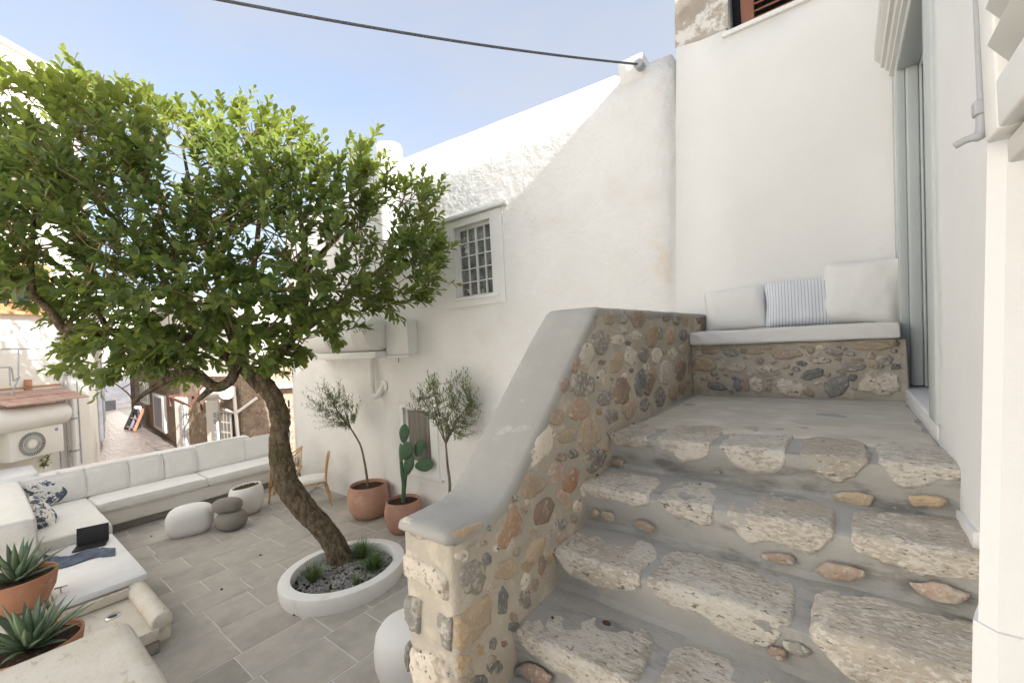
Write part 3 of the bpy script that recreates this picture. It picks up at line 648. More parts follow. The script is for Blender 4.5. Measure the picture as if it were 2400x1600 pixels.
def c3(x, y): return (1150+x/3.336, 680+y/3.336)
def c4(x, y): return (900+x/3.136, 1100+y/3.136)
S3 = [(x, y, w*1.13, h*1.10, r, kd) for x, y, w, h, r, kd in [(925, 215, 85, 110, 0, 'tan'), (1040, 205, 85, 100, 5, 'grey'), (1148, 225, 110, 120, 0, 'pink'), (1240, 205, 40, 44, 0, 'tan'), (1380, 215, 70, 62, 0, 'grey'), (1450, 235, 50, 80, 0, 'grey'), (1515, 240, 40, 84, 0, 'tan'), (1570, 240, 26, 100, 0, 'tan'), (1625, 235, 30, 60, 0, 'brown'),
      (800, 275, 36, 72, 22, 'tan'), (857, 405, 112, 182, 3, 'grey'), (990, 390, 95, 80, 0, 'white'), (1135, 352, 85, 70, 5, 'white'), (1258, 362, 95, 155, 0, 'gold'), (1325, 340, 32, 100, 0, 'grey'), (1402, 352, 65, 145, 0, 'gold'), (1505, 352, 60, 78, 0, 'dark'),
      (750, 515, 105, 190, 3, 'white'), (660, 580, 58, 125, 22, 'pink'), (978, 565, 90, 150, 0, 'tan'), (1090, 520, 80, 150, 0, 'white'), (1195, 505, 66, 110, 0, 'grey'), (1295, 510, 76, 108, 0, 'white'), (1357, 480, 30, 50, 0, 'gold'), (1420, 495, 62, 95, 0, 'white'), (1500, 460, 58, 68, 0, 'tan'),
      (718, 725, 190, 172, 10, 'grey'), (868, 675, 66, 132, 0, 'white'), (1365, 640, 76, 172, 0, 'white'), (1475, 625, 66, 172, 3, 'brown'), (1542, 600, 16, 110, 0, 'tan'), (1165, 715, 76, 190, 0, 'dark'), (1232, 730, 66, 165, 12, 'brown'), (1272, 670, 40, 110, 0, 'tan'),
      (575, 750, 60, 120, 18, 'pink'), (1022, 790, 105, 205, 9, 'brown'), (948, 790, 28, 120, 8, 'grey'), (882, 845, 110, 112, -20, 'grey'), (695, 940, 140, 165, 28, 'orange'), (1080, 920, 92, 165, 20, 'pink'), (1205, 895, 70, 110, 0, 'grey'), (1325, 835, 90, 145, 0, 'grey'), (1425, 800, 60, 128, 0, 'gold'), (1497, 770, 56, 100, 0, 'brown'),
      (510, 995, 110, 110, 0, 'pink'), (590, 1135, 150, 92, -28, 'tan'), (770, 1130, 142, 265, 12, 'tan'), (395, 1220, 118, 300, 24, 'white'), (945, 990, 105, 110, 20, 'grey'), (640, 1280, 92, 70, -20, 'grey'), (800, 1330, 140, 180, 30, 'grey'), (515, 1430, 122, 160, 5, 'pink'), (630, 1480, 86, 200, 22, 'red'), (330, 1505, 170, 160, 30, 'tan')]]
pl = (lambda a, b: Xp(a, b, PX), (1, 0, 0))
for i, (x, y, w, h, r_, kd) in enumerate(S3):
    cx, cy = c3(x, y); stone(sw, pl, cx, cy, w/3.336, h/3.336, r_, kd, 100+i)
S4 = [(x, y, w*1.13, h*1.08, r, kd) for x, y, w, h, r, kd in [(1070, 140, 105, 150, 10, 'pink'), (1168, 310, 100, 240, 26, 'brown'), (1118, 585, 88, 215, 28, 'tan'), (645, 790, 170, 240, 18, 'grey'), (900, 735, 195, 130, -25, 'tan'), (875, 965, 62, 200, 6, 'dark'), (1095, 850, 66, 115, 22, 'pink'), (1040, 830, 56, 140, 8, 'white'), (1160, 690, 44, 150, 8, 'brown'), (800, 1275, 50, 100, 10, 'dark'), (812, 1450, 100, 95, -20, 'grey'), (790, 1395, 56, 70, 10, 'pink'), (600, 1430, 120, 150, 10, 'gold'), (1212, 655, 34, 90, 8, 'gold'), (1300, 400, 80, 70, -20, 'grey'), (650, 545, 60, 34, -35, 'tan'), (735, 540, 50, 30, -30, 'tan'), (700, 1330, 50, 80, 20, 'gold'), (1045, 235, 22, 56, 15, 'white')]]
for i, (x, y, w, h, r_, kd) in enumerate(S4):
    cx, cy = c4(x, y); stone(sw, pl, cx, cy, w/3.136, h/3.136, r_, kd, 200+i)
# small packing stones in the gaps between the measured ones
placed = [(*c3(x, y), max(w, h)/3.336/2, min(w, h)/3.336/2) for x, y, w, h, *_ in S3]+[(*c4(x, y), max(w, h)/3.136/2, min(w, h)/3.136/2) for x, y, w, h, *_ in S4]
placed += [(*c4(930, 440), 45, 30), (*c4(620, 450), 40, 25), (*c4(655, 1120), 60, 45)]
rf = random.Random(77); reg = [(1400, 724), (1652, 740), (1652, 900), (1440, 1000), (1420, 1075), (1360, 1180), (1290, 1330), (1190, 1490), (1130, 1600), (1085, 1600), (1062, 1270), (1180, 1215), (1290, 1010)]
def inpoly0(x, y, P):
    c = False; j = len(P)-1
    for i in range(len(P)):
        xi, yi = P[i]; xj, yj = P[j]
        if (yi > y) != (yj > y) and x < (xj-xi)*(y-yi)/(yj-yi)+xi: c = not c
        j = i
    return c
k = 0
for t in range(14000):
    x, y = rf.uniform(1060, 1655), rf.uniform(720, 1600)
    if not inpoly0(x, y, reg): continue
    near = 1.0 if x > 1350 else 1.6; w = rf.uniform(9, 27)*near; h = w*rf.uniform(.8, 1.7)
    if any((px-x)**2+(py-y)**2 < (.56*(a+b)+.54*max(w, h)*.8+1)**2 for px, py, a, b in placed): continue
    placed.append((x, y, h/2, w/2)); stone(sw, pl, x, y, w, h, rf.uniform(-25, 30), rf.choice(['grey', 'tan', 'white', 'pink', 'grey', 'dark', 'gold', 'brown', 'white']), 600+k); k += 1
    if k > 200: break
def P4(*pts): return [c4(*p) for p in pts]
stone(sw, pl, 0, 0, 0, 0, 0, 'orange', 230, poly=P4((930, 275), (975, 265), (1000, 340), (1015, 430), (1005, 470), (930, 500), (890, 580), (845, 575), (835, 520), (870, 450), (905, 370)))
stone(sw, pl, 0, 0, 0, 0, 0, 'gold', 231, poly=P4((505, 465), (565, 438), (650, 402), (735, 380), (742, 402), (690, 440), (620, 475), (570, 520), (505, 540), (497, 500)))
stone(sw, pl, 0, 0, 0, 0, 0, 'gold', 232, hgt=.022, poly=P4((525, 1080), (600, 1040), (680, 960), (760, 905), (775, 1000), (780, 1120), (710, 1190), (640, 1270), (560, 1320), (530, 1290), (520, 1180)))
pf = (lambda a, b: Yp(a, b, .91), (0, -1, 0))
stone(sw, pf, 0, 0, 0, 0, 0, 'white', 240, hgt=.02, poly=P4((150, 350), (230, 390), (300, 430), (300, 510), (230, 480), (160, 425), (140, 390)))
stone(sw, pf, 0, 0, 0, 0, 0, 'tan', 241, hgt=.012, poly=P4((400, 470), (470, 480), (470, 560), (420, 530), (395, 500)))
stone(sw, pf, 0, 0, 0, 0, 0, 'white', 242, hgt=.022, poly=P4((155, 620), (230, 640), (320, 690), (400, 720), (470, 790), (480, 880), (470, 960), (410, 920), (330, 850), (250, 800), (160, 760), (148, 690)))
stone(sw, pf, 0, 0, 0, 0, 0, 'dark', 243, hgt=.022, poly=P4((165, 930), (230, 930), (280, 960), (275, 1060), (270, 1200), (215, 1180), (165, 1090), (158, 1000)))
stone(sw, pf, 0, 0, 0, 0, 0, 'grey', 244, hgt=.014, poly=P4((405, 1050), (460, 1090), (500, 1080), (505, 1200), (500, 1340), (440, 1300), (420, 1200), (400, 1120)))
stone(sw, pf, 0, 0, 0, 0, 0, 'white', 245, hgt=.024, poly=P4((215, 1290), (300, 1330), (400, 1360), (480, 1430), (510, 1520), (500, 1620), (400, 1640), (260, 1600), (210, 1480), (200, 1380)))
stone(sw, pf, 0, 0, 0, 0, 0, 'dark', 246, hgt=.02, poly=P4((180, 1260), (205, 1290), (205, 1400), (195, 1480), (178, 1440), (172, 1340)))

# ------------------------------------------------------------------ bench
bn = thing('stone_bench', 'low rubble stone bench built across the end of the landing', 'bench', (-.35, 3.9, -.3))
BY = 3.62
bm = bmesh.new(); box(bm, (-.989, BY, -.6), (DX+.02, BW-.03, -.112), .012, 2)
auto(put('bench_body', bm, M['mortar'], bn), 50)
def c1(x, y): return (1550+x/3.36, 560+y/3.36)
S1 = [(385, 880, 140, 52, 0, 'tan'), (550, 895, 130, 60, 3, 'grey'), (745, 887, 130, 46, -3, 'tan'), (985, 907, 290, 78, 2, 'pink'), (1178, 875, 68, 60, 0, 'tan'), (1360, 897, 150, 46, 4, 'grey'), (1660, 840, 330, 66, -3, 'tan'), (1850, 820, 50, 60, 0, 'brown'),
      (345, 985, 196, 118, 3, 'gold'), (590, 1008, 170, 72, -5, 'white'), (775, 955, 68, 64, 0, 'pink'), (850, 1030, 215, 72, 4, 'white'), (1250, 955, 186, 54, 3, 'white'), (1545, 948, 100, 20, 0, 'tan'), (1760, 945, 150, 76, 5, 'grey'), (1500, 1010, 260, 72, -6, 'grey'), (1190, 1065, 185, 84, -14, 'dark'),
      (445, 1160, 165, 72, 8, 'dark'), (602, 1150, 66, 112, 0, 'dark'), (662, 1145, 76, 112, 8, 'pink'), (750, 1150, 122, 124, 0, 'white'), (1005, 1170, 280, 130, 8, 'white'), (1155, 1200, 110, 80, 20, 'tan'), (1380, 1160, 225, 140, -22, 'dark'), (1720, 1135, 335, 205, 0, 'white'), (290, 1155, 46, 95, 0, 'tan'), (1020, 1060, 40, 30, 0, 'grey')]
pb = (lambda a, b: Yp(a, b, BY), (0, -1, 0))
for i, (x, y, w, h, r_, kd) in enumerate(S1):
    cx, cy = c1(x, y); stone(bn, pb, cx, cy, w/3.36, h/3.36, r_, kd, 400+i, hgt=.020)
plb = [(*c1(x, y), max(w, h)/3.36/2, min(w, h)/3.36/2) for x, y, w, h, *_ in S1]; k = 0
for t in range(5000):
    x, y = rf.uniform(1612, 2100), rf.uniform(812, 918); w = rf.uniform(12, 40); h = w*rf.uniform(.4, .8)
    if y-h/2 < 808 or y+h/2 > 922 or any(((px-x)/(.95*a+.5*w))**2+((py-y)/(b+.55*h+2))**2 < 1 for px, py, a, b in plb): continue
    plb.append((x, y, w/2, h/2)); stone(bn, pb, x, y, w, h, rf.uniform(-10, 10), rf.choice(['grey', 'tan', 'white', 'pink', 'dark', 'tan']), 900+k, hgt=.016); k += 1
    if k > 45: break
def cushion(name, lo, hi, m, parent=None, r=.03, bulge=.012, seed=0, mtx=None, cuts=10):
    """soft upholstered block: rounded edges, slightly swollen faces"""
    lo, hi = V(lo), V(hi); c = (lo+hi)/2; h = (hi-lo)/2; bm = bmesh.new()
    bmesh.ops.create_cube(bm, size=2); bmesh.ops.subdivide_edges(bm, edges=bm.edges[:], cuts=cuts, use_grid_fill=True)
    for v in bm.verts:
        p = v.co.copy(); q = V((p.x*h.x, p.y*h.y, p.z*h.z)); inner = V([max(-hh+r, min(hh-r, x)) for x, hh in zip(q, h)])
        # spread the subdivision so edges get their rings
        for a in range(3):
            t = abs(p[a]); s = 1 if p[a] > 0 else -1
            if h[a] > r: q[a] = s*(h[a]-(h[a])*(1-t)**1.6) if t < 1 else s*h[a]
        inner = V([max(-hh+r, min(hh-r, x)) for x, hh in zip(q, h)]); d = q-inner
        if d.length > 1e-6: q = inner+d.normalized()*min(r, d.length if max(abs(p.x), abs(p.y), abs(p.z)) < .999 else r)
        nrm = V([1 if x > .999 else -1 if x < -.999 else 0 for x in p]); amt = 1
        for a in range(3):
            if abs(p[a]) <= .999: amt *= (1-p[a]**4)
        q += nrm*bulge*amt if nrm.length else V()
        q += V((1, 1, 1))*0 + nrm*.006*noise.noise((q+c)*5+V((seed, 0, 0)))*amt + nrm*.003*noise.noise((q+c)*14)*amt
        v.co = c+q if not mtx else mtx @ q
    return put(name, bm, m, parent)
bc = cushion('bench_cushion', (-.985, BY-.045, -.108), (DX-.012, BW-.03, -.008), M['fabric'], r=.014, bulge=.004, seed=3, cuts=26)
for v in bc.data.vertices:   # slack folds along the front cover
    if v.co.y < BY-.02: v.co.y += .014*noise.noise(V((v.co.x*13+v.co.z*16, v.co.z*3, 0)))
tag(bc, 'thin off white seat cushion along the top of the stone bench', 'cushion')
def pillow(name, w, h, t, m, loc, rot, label, group=None, n=22, seed=0, cat='pillow'):
    vs = []; fs = []; uv = []
    for side in (1, -1):
        for j in range(n):
            for i in range(n):
                u, v = -1+2*i/(n-1), -1+2*j/(n-1)
                pinch = 1-.07*(1-abs(u)**2)*abs(v)**2*0
                X = u*w/2*(1-.06*(1-u*u)*0-.10*(1-v*v)*abs(u)**3); Y = v*h/2*(1-.10*(1-u*u)*abs(v)**3)
                Z = side*t/2*((1-u**4)*(1-v**4))**.55
                cn = (u*v)**6; X *= 1-.09*cn; Y *= 1-.09*cn
                p = V((X, Y, Z)); Z += side*(.018*noise.noise(V((X*6+seed, Y*6, side)))+.008*noise.noise(V((X*16+seed, Y*10, side))))*min(1, (1-abs(u))*4)*min(1, (1-abs(v))*4)
                e = max(abs(u), abs(v)); Z += side*.006*noise.noise(V((atan2(v, u)*9, seed, 0)))*(e**3)*(1-e**12)
                vs.append((X, Y, Z)); uv.append((u*.5+.5, v*.5+.5))
        b = 0 if side == 1 else n*n
        for j in range(n-1):
            for i in range(n-1):
                q = (b+j*n+i, b+j*n+i+1, b+(j+1)*n+i+1, b+(j+1)*n+i); fs.append(q if side == 1 else q[::-1])
    me = pydata(name, vs, fs); ul = me.uv_layers.new(name='UVMap')
    for lp in me.loops: ul.data[lp.index].uv = uv[lp.vertex_index]
    bm = bmesh.new(); bm.from_mesh(me); bmesh.ops.remove_doubles(bm, verts=bm.verts[:], dist=1e-5); bm.to_mesh(me); bm.free()
    o = auto(put(name, me, m), 70); o.matrix_world = Matrix.Translation(loc) @ rot
    return tag(o, label, cat, group)
def face_rot(nrm, roll=0):
    z = V(nrm).normalized(); x = V((0, 0, 1)).cross(z).normalized(); y = z.cross(x)
    m = Matrix((x, y, z)).transposed().to_4x4(); return m @ Matrix.Rotation(radians(roll), 4, 'Z')
pg = 'pillows on the bench'
pillow('bench_pillow', .51, .40, .21, M['fabric'], (-.72, 4.02, .165), face_rot((.05, -1, .22), 2), 'plain white bench pillow next to the stone parapet', pg, seed=1)
pillow('bench_pillow', .51, .40, .21, M['striped'], (-.26, 4.00, .175), face_rot((.12, -1, .25), -1), 'blue pinstriped pillow between the two plain bench pillows', pg, seed=2)
pillow('bench_pillow', .51, .50, .23, M['fabric'], (.10, 3.97, .215), face_rot((-.30, -1, .22), -5), 'plain white bench pillow leaning next to the door frame', pg, seed=3)
# ------------------------------------------------------------------ planter ring, pebbles, grasses
PC = V((-4.64, 2.60, CZ)); PR = (.62, .67)
ring = thing('planter_ring', 'white round planter ring on the paving round the tree foot', 'planter', PC)
bm = bmesh.new(); lathe(bm, [(1.0, 0), (1.02, .06), (1.03, .14), (1.02, .165), (1.0, .17), (.845, .17), (.835, .16), (.83, .10), (.83, .02)], (0, 0, 0), 72, PR[0], PR[1])
for v in bm.verts: v.co += PC
auto(put('ring_body', bm, M['white_paint'], ring), 40)
bm = bmesh.new(); lathe(bm, [(0, .075), (.5, .07), (.84, .06)], PC, 40, PR[0], PR[1]); put('soil', bm, M['soil2'], ring)
pbm = bmesh.new(); rp = random.Random(5); ico = bmesh.new(); bmesh.ops.create_icosphere(ico, subdivisions=1, radius=1)
iv = [v.co.copy() for v in ico.verts]; iff = [[v.index for v in f.verts] for f in ico.faces]; ico.free()
vs = []; fs = []
for k in range(1150):
    a = rp.random()*2*pi; r = sqrt(rp.random())*.81; lay = rp.random()
    c = PC+V((r*cos(a)*PR[0], r*sin(a)*PR[1], .072+.022*lay*(1-r*.3)))
    sx, sy, sz = rp.uniform(.018, .036), rp.uniform(.014, .024), rp.uniform(.008, .014)
    m = Matrix.Rotation(rp.random()*6.3, 3, 'Z') @ Matrix.Rotation(rp.uniform(-.5, .5), 3, 'X')
    b = len(vs); vs += [c+m @ V((p.x*sx, p.y*sy, p.z*sz)) for p in iv]; fs += [[b+i for i in f] for f in iff]
tag(put('pebbles', pydata('pebbles', vs, fs), M['pebbles']), 'grey slate pebbles filling the white planter ring', 'pebbles', kind='stuff')
def tuft(name, c, n, ln, label, spread=.9, wd=.004, cat='grass tuft', seed=0, group=None, m=None):
    rr = random.Random(seed); vs = []; fs = []
    for k in range(n):
        a = rr.random()*2*pi; t = rr.random()**.7*spread; L_ = ln*rr.uniform(.6, 1.1); d = V((cos(a)*sin(t), sin(a)*sin(t), cos(t)))
        s = d.cross(V((0, 0, 1))); s = s.normalized() if s.length > .01 else V((1, 0, 0)); p = V(c)+V((cos(a), sin(a), 0))*rr.random()*.03; b = len(vs)
        for i in range(5):
            q = i/4; pp = p+d*L_*q-V((0, 0, 1))*L_*.35*q*q*sin(t); w = wd*(1-q*.85); vs += [pp-s*w, pp+s*w]
        for i in range(4): fs.append((b+2*i, b+2*i+1, b+2*i+3, b+2*i+2))
    return tag(put(name, pydata(name, vs, fs), m or M['grass']), label, cat, group)
gg = 'grass tufts in the planter'
tz = CZ+.085
tuft('grass_tuft', V((*Zp(735, 1362, tz).xy, tz)), 300, .25, 'bright grass tuft at the front left of the planter ring', seed=1, group=gg)
tuft('grass_tuft', V((*Zp(850, 1308, tz).xy, tz)), 420, .29, 'grey green grass tuft behind the tree trunk by the ring', seed=2, group=gg, spread=1.1)
tuft('grass_tuft', V((*Zp(878, 1335, tz).xy, tz)), 420, .25, 'bushy grass tuft in front of the trunk on the right', seed=3, group=gg, spread=1.1)
tuft('small_plant', V((*Zp(835, 1372, tz).xy, tz)), 30, .15, 'small broad leaved green plant at the foot of the trunk', wd=.014, cat='plant', seed=4, spread=.8)
tuft('small_plant', V((*Zp(775, 1398, tz).xy, tz)), 22, .12, 'thin sprouting weed at the front edge of the pebbles', wd=.006, cat='plant', seed=5, spread=.9)

# ------------------------------------------------------------------ the leaning tree
def d2(x, y): return (x/.98, y/.98)
tree = thing('courtyard_tree', 'leaning leafy tree with a thick brown trunk growing from the white ring planter', 'tree', (-4.75, 2.65, CZ))
TD = 5.18
tp_ = [(792, 1320, .0, .165), (789, 1300, 0, .148), (776, 1268, 0, .134), (759, 1235, 0, .126), (731, 1200, -.01, .127), (697, 1165, -.02, .130), (668, 1125, -.03, .134), (652, 1090, -.04, .136), (645, 1050, -.05, .124), (641, 1005, -.06, .106), (643, 965, -.05, .104), (634, 925, -.03, .100), (616, 893, -.02, .102), (598, 872, 0, .09)]
pts = []; rad = []
for q in spline([(x, y, dd, r) for x, y, dd, r in tp_], 7):
    pts.append(Dp(*d2(q[0], q[1]), TD+q[2])); rad.append(q[3])
pts[0].z = CZ+.05
bm = bmesh.new(); tube(bm, pts, rad, 30, wob=.10, wsc=7)

for v in bm.verts: v.co += V((noise.noise(v.co*23), noise.noise(v.co*23+V((5, 0, 0))), 0))*.010
trunk = put('trunk', bm, M['bark'], tree)
for (x, y, s) in ((652, 1118, .045), (712, 1198, .04), (652, 1012, .03), (668, 1075, .035), (722, 1180, .035)):   # knots
    bm = bmesh.new(); bmesh.ops.create_icosphere(bm, subdivisions=2, radius=s)
    c = Dp(*d2(x, y), TD-.115)
    for v in bm.verts: v.co = c+v.co*(1+.3*noise.noise(v.co*20))
    put('knot', bm, M['bark'], trunk)
NODES = []   # limb points that twigs may grow from
def limb(pl, name='branch', par=None, seg=12):
    """px, py, depth, radius polyline"""
    P = []; Rr = []
    for q in spline(pl, 6):
        P.append(Dp(*d2(q[0], q[1]), q[2])); Rr.append(q[3])
    bm = bmesh.new(); tube(bm, P, Rr, seg, wob=.10, wsc=14); put(name, bm, M['bark'], par or tree)
    for p, r in list(zip(P, Rr))[3:]: NODES.append((p, r))
limb([(606, 890, 5.2, .095), (565, 850, 5.12, .07), (545, 800, 5.05, .062), (520, 730, 4.95, .052), (500, 640, 4.8, .042), (470, 540, 4.75, .034), (440, 440, 4.8, .022), (420, 340, 4.85, .012)])
limb([(548, 815, 5.06, .05), (535, 865, 4.95, .055), (505, 888, 4.88, .058), (478, 880, 4.82, .056), (452, 858, 4.78, .052), (415, 856, 4.74, .044), (372, 880, 4.70, .034), (330, 905, 4.66, .024), (305, 925, 4.64, .016)])
limb([(490, 888, 4.86, .045), (470, 905, 4.80, .034), (452, 922, 4.76, .016)])
limb([(600, 872, 5.16, .085), (635, 820, 5.15, .072), (670, 775, 5.12, .062), (697, 700, 5.05, .052), (703, 640, 5.0, .046), (700, 575, 5.0, .036), (690, 480, 5.05, .024), (700, 380, 5.1, .012)])
limb([(675, 770, 5.12, .055), (730, 735, 5.1, .04), (800, 680, 5.1, .032), (870, 620, 5.15, .022), (940, 560, 5.2, .012)])
limb([(702, 620, 5.0, .038), (760, 560, 5.1, .03), (830, 490, 5.2, .02), (900, 450, 5.3, .011)])
limb([(560, 845, 5.12, .06), (470, 790, 5.0, .056), (360, 765, 4.75, .05), (250, 762, 4.45, .046), (190, 750, 4.32, .043), (148, 756, 4.25, .040), (120, 720, 4.2, .036), (60, 662, 4.1, .030), (0, 622, 4.0, .026), (-60, 590, 3.95, .018)])
limb([(76, 672, 4.12, .026), (72, 620, 4.1, .022), (75, 560, 4.12, .018), (80, 480, 4.2, .012)])
limb([(470, 790, 5.0, .045), (400, 690, 4.9, .04), (350, 560, 4.8, .034), (372, 470, 4.8, .03), (330, 400, 4.8, .022), (250, 310, 4.75, .014), (170, 240, 4.7, .008)])
limb([(350, 570, 4.8, .03), (260, 500, 4.6, .024), (160, 400, 4.4, .016), (70, 300, 4.3, .009), (15, 200, 4.25, .005)])
limb([(560, 840, 5.12, .05), (570, 700, 5.4, .04), (590, 560, 5.6, .03), (600, 420, 5.7, .02), (600, 300, 5.7, .01)])
limb([(250, 762, 4.45, .03), (210, 690, 4.35, .024), (150, 620, 4.3, .016), (60, 560, 4.2, .01)])
limb([(640, 815, 5.15, .045), (720, 700, 5.5, .035), (800, 580, 5.8, .024), (850, 480, 5.9, .014)])
CROWN = [(-60, 190), (20, 160), (60, 215), (130, 195), (190, 185), (250, 215), (330, 225), (400, 265), (470, 270), (510, 258), (590, 252), (635, 300), (690, 318), (718, 385), (790, 335), (838, 335), (862, 405), (905, 430), (965, 440), (992, 455), (985, 540), (1015, 590), (1000, 640), (965, 690), (930, 705), (855, 700), (815, 750), (745, 760), (690, 810), (640, 835), (590, 850), (540, 830), (480, 830), (420, 850), (340, 855), (260, 865), (190, 870), (150, 850), (185, 790), (190, 735), (130, 690), (60, 700), (10, 690), (-60, 700)]
def inpoly(x, y, P):
    c = False; j = len(P)-1
    for i in range(len(P)):
        xi, yi = P[i]; xj, yj = P[j]
        if (yi > y) != (yj > y) and x < (xj-xi)*(y-yi)/(yj-yi)+xi: c = not c
        j = i
    return c
def edged(x, y, P):
    best = 1e9; j = len(P)-1
    for i in range(len(P)):
        ax, ay = P[j]; bx, by = P[i]; t = max(0, min(1, ((x-ax)*(bx-ax)+(y-ay)*(by-ay))/max(1e-6, (bx-ax)**2+(by-ay)**2)))
        best = min(best, sqrt((x-ax-t*(bx-ax))**2+(y-ay-t*(by-ay))**2)); j = i
    return best
LEAF_T = [(0, 0), (.16, .50), (.42, .90), (.68, 1), (.88, .66), (1, 0)]
def add_leaf(vs, fs, var, base, d, up, ln, wd, val, curl):
    d = d.normalized(); s = d.cross(up); s = s.normalized() if s.length > .02 else d.orthogonal().normalized(); n = s.cross(d).normalized(); b = len(vs)
    for t, w in LEAF_T:
        c = base+d*ln*t-n*curl*ln*t*t; hw = wd*w/2
        if w == 0: vs.append(c)
        else: vs += [c-s*hw+n*hw*.35, c, c+s*hw+n*hw*.35]
    r = [b, b+1, b+4, b+7, b+10, b+13]
    fs += [(b, b+2, b+1), (b, b+3, b+2)]
    for k in range(3):
        a, e = b+1+3*k, b+4+3*k; fs += [(a, a+1, e+1, e), (a+1, a+2, e+2, e+1)]
    fs += [(b+10, b+11, b+13), (b+11, b+12, b+13)]
    var.append((val, 10))
def leaf_mesh(name, vs, fs, var):
    me = pydata(name, vs, fs); at = me.attributes.new('var', 'FLOAT', 'FACE'); data = []
    for v, n in var: data += [v]*n
    at.data.foreach_set('value', data); return me
rl = random.Random(21)
shoots = []; tries = 0
XR = (-60, 1040); YR = (150, 880)
while len(shoots) < 1560 and tries < 60000:
    tries += 1; x = rl.uniform(*XR); y = rl.uniform(*YR)
    if not inpoly(x, y, CROWN): continue
    e = edged(x, y, CROWN)
    if noise.noise(V((x*.011, y*.013, 11))) + .25*noise.noise(V((x*.03, y*.03, 8))) < -.33 and e > 12: continue
    half = 1.25*sqrt(max(.03, min(1, e/170)))
    dc = 5.05 + .35*max(0, (x-700)/300) - .55*max(0, (330-x)/330)
    dep = dc+half*(2*rl.random()**.85-1) if rl.random() < .5 else dc-half*rl.random()**.4
    p = Dp(*d2(x, y), dep)
    if p.y > 3.85: p = Dp(*d2(x, y), dep*3.85/p.y)
    shoots.append((p, e))
# cluster branches: every shoot hangs on a thin twig from a node, nodes hang on limbs
ctr = Dp(*d2(480, 590), 5.05)
tw = bmesh.new(); nodes2 = []
cl = rl.sample(shoots, 120)
for p, e in cl:
    q, r = min(NODES, key=lambda t: (t[0]-p).length + .0/(t[1]+.01)); m = (p+q)/2+V((rl.uniform(-.1, .1), rl.uniform(-.1, .1), -.06))
    P = [V(v) for v in spline([q, m, p], 4)]; tube(tw, P, [max(.004, min(r*.7, .014)*(1-.6*i/(len(P)-1))) for i in range(len(P))], 6, cap=False)
    nodes2 += P[3:]
LV, LF, LVAR = [], [], []; leaves = []
for p, e in shoots:
    q = min(nodes2, key=lambda t: (t-p).length)
    if (q-p).length > .03: tube(tw, [q, (p+q)/2+V((0, 0, -.03)), p], [.007, .006, .005], 4, cap=False)
    o = (p-ctr); o.z *= .6; o = o.normalized() if o.length > .01 else V((0, 0, 1))
    up_ = .75 if p.z > ctr.z-.3 else .15
    d = (o*.75+V((0, 0, up_))+V((rl.uniform(-.55, .55), rl.uniform(-.55, .55), rl.uniform(-.4, .4)))).normalized()
    ln = rl.uniform(.16, .34); n = rl.randint(9, 14); tip = p+d*ln
    tube(tw, [p, p+d*ln*.6, tip], [.0042, .0032, .0018], 4, cap=False)
    s = d.orthogonal().normalized(); t2 = d.cross(s)
    sun_tone = min(1, max(0, (p.z-ctr.z)/1.3))*.5+rl.uniform(-.12, .22)+(.18 if e < 60 else 0)  # sunlight put into leaf colour: lighter towards crown top and rim
    for k in range(n):
        t = .05+.95*k/(n-1); a = k*2.4+rl.uniform(-.4, .4); sd_ = s*cos(a)+t2*sin(a); b = p+d*ln*t
        ang = .95-.5*t+rl.uniform(-.2, .2); ld = (d*cos(ang)+sd_*sin(ang)+V((0, 0, -.12+.2*rl.random()))).normalized()
        L_ = rl.uniform(.075, .155)*(1-.35*t*t); leaves.append((b, ld, (d+V((0, 0, .9))).normalized() if rl.random() < .8 else d, L_, L_*rl.uniform(.46, .58), max(0, min(1.35 if rl.random() < .05 else 1, sun_tone+.35*t*t+rl.uniform(-.2, .2)+(.6 if rl.random() < .04 else 0))), rl.uniform(.05, .28)))
put('twigs', tw, M['twig'], tree)['kind'] = 'stuff'
leaves.sort(key=lambda l: l[0].dot(F0)/l[3])
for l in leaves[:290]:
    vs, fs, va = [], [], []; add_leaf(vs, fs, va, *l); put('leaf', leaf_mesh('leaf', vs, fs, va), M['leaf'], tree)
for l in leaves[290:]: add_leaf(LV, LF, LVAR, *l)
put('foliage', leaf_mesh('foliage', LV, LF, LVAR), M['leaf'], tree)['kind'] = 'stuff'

# ------------------------------------------------------------------ terracotta pots, olive trees, cactus
def pot(label, c, r, h, m, soilm, group='terracotta pots by the back wall', wall=.022, name='terracotta_pot'):
    t = thing(name, label, 'pot', c, 0, group); bm = bmesh.new()
    lathe(bm, [(0, 0), (.62*r, 0), (.72*r, .02*h), (.90*r, .2*h), (1.0*r, .45*h), (1.02*r, .62*h), (.97*r, .82*h), (.90*r, .965*h), (.875*r, 1.0*h), (.84*r, 1.0*h), (.82*r, .97*h), (.82*r, .86*h), (0, .86*h)], c, 40)
    auto(put('pot_body', bm, m, t), 50)
    bm = bmesh.new(); lathe(bm, [(0, .925*h), (.4*r, .915*h), (.825*r, .90*h)], c, 32)
    for v in bm.verts: v.co.z += .012*noise.noise(v.co*30)
    put('soil', bm, soilm, t); return t
p1 = V((-6.06, 3.86, CZ)); pot('wide terracotta pot holding the left olive tree', p1, .315, .50, M['terracotta'], M['soil2'])
p2_ = V((-5.13, 3.82, CZ)); pot('terracotta pot holding the green paddle cactus', p2_, .265, .44, M['terracotta'], M['soil'])
p3_ = V((-4.13, 3.78, CZ)); pot('terracotta pot of the right olive tree hidden behind the stair wall', p3_, .28, .46, M['terracotta'], M['soil2'])
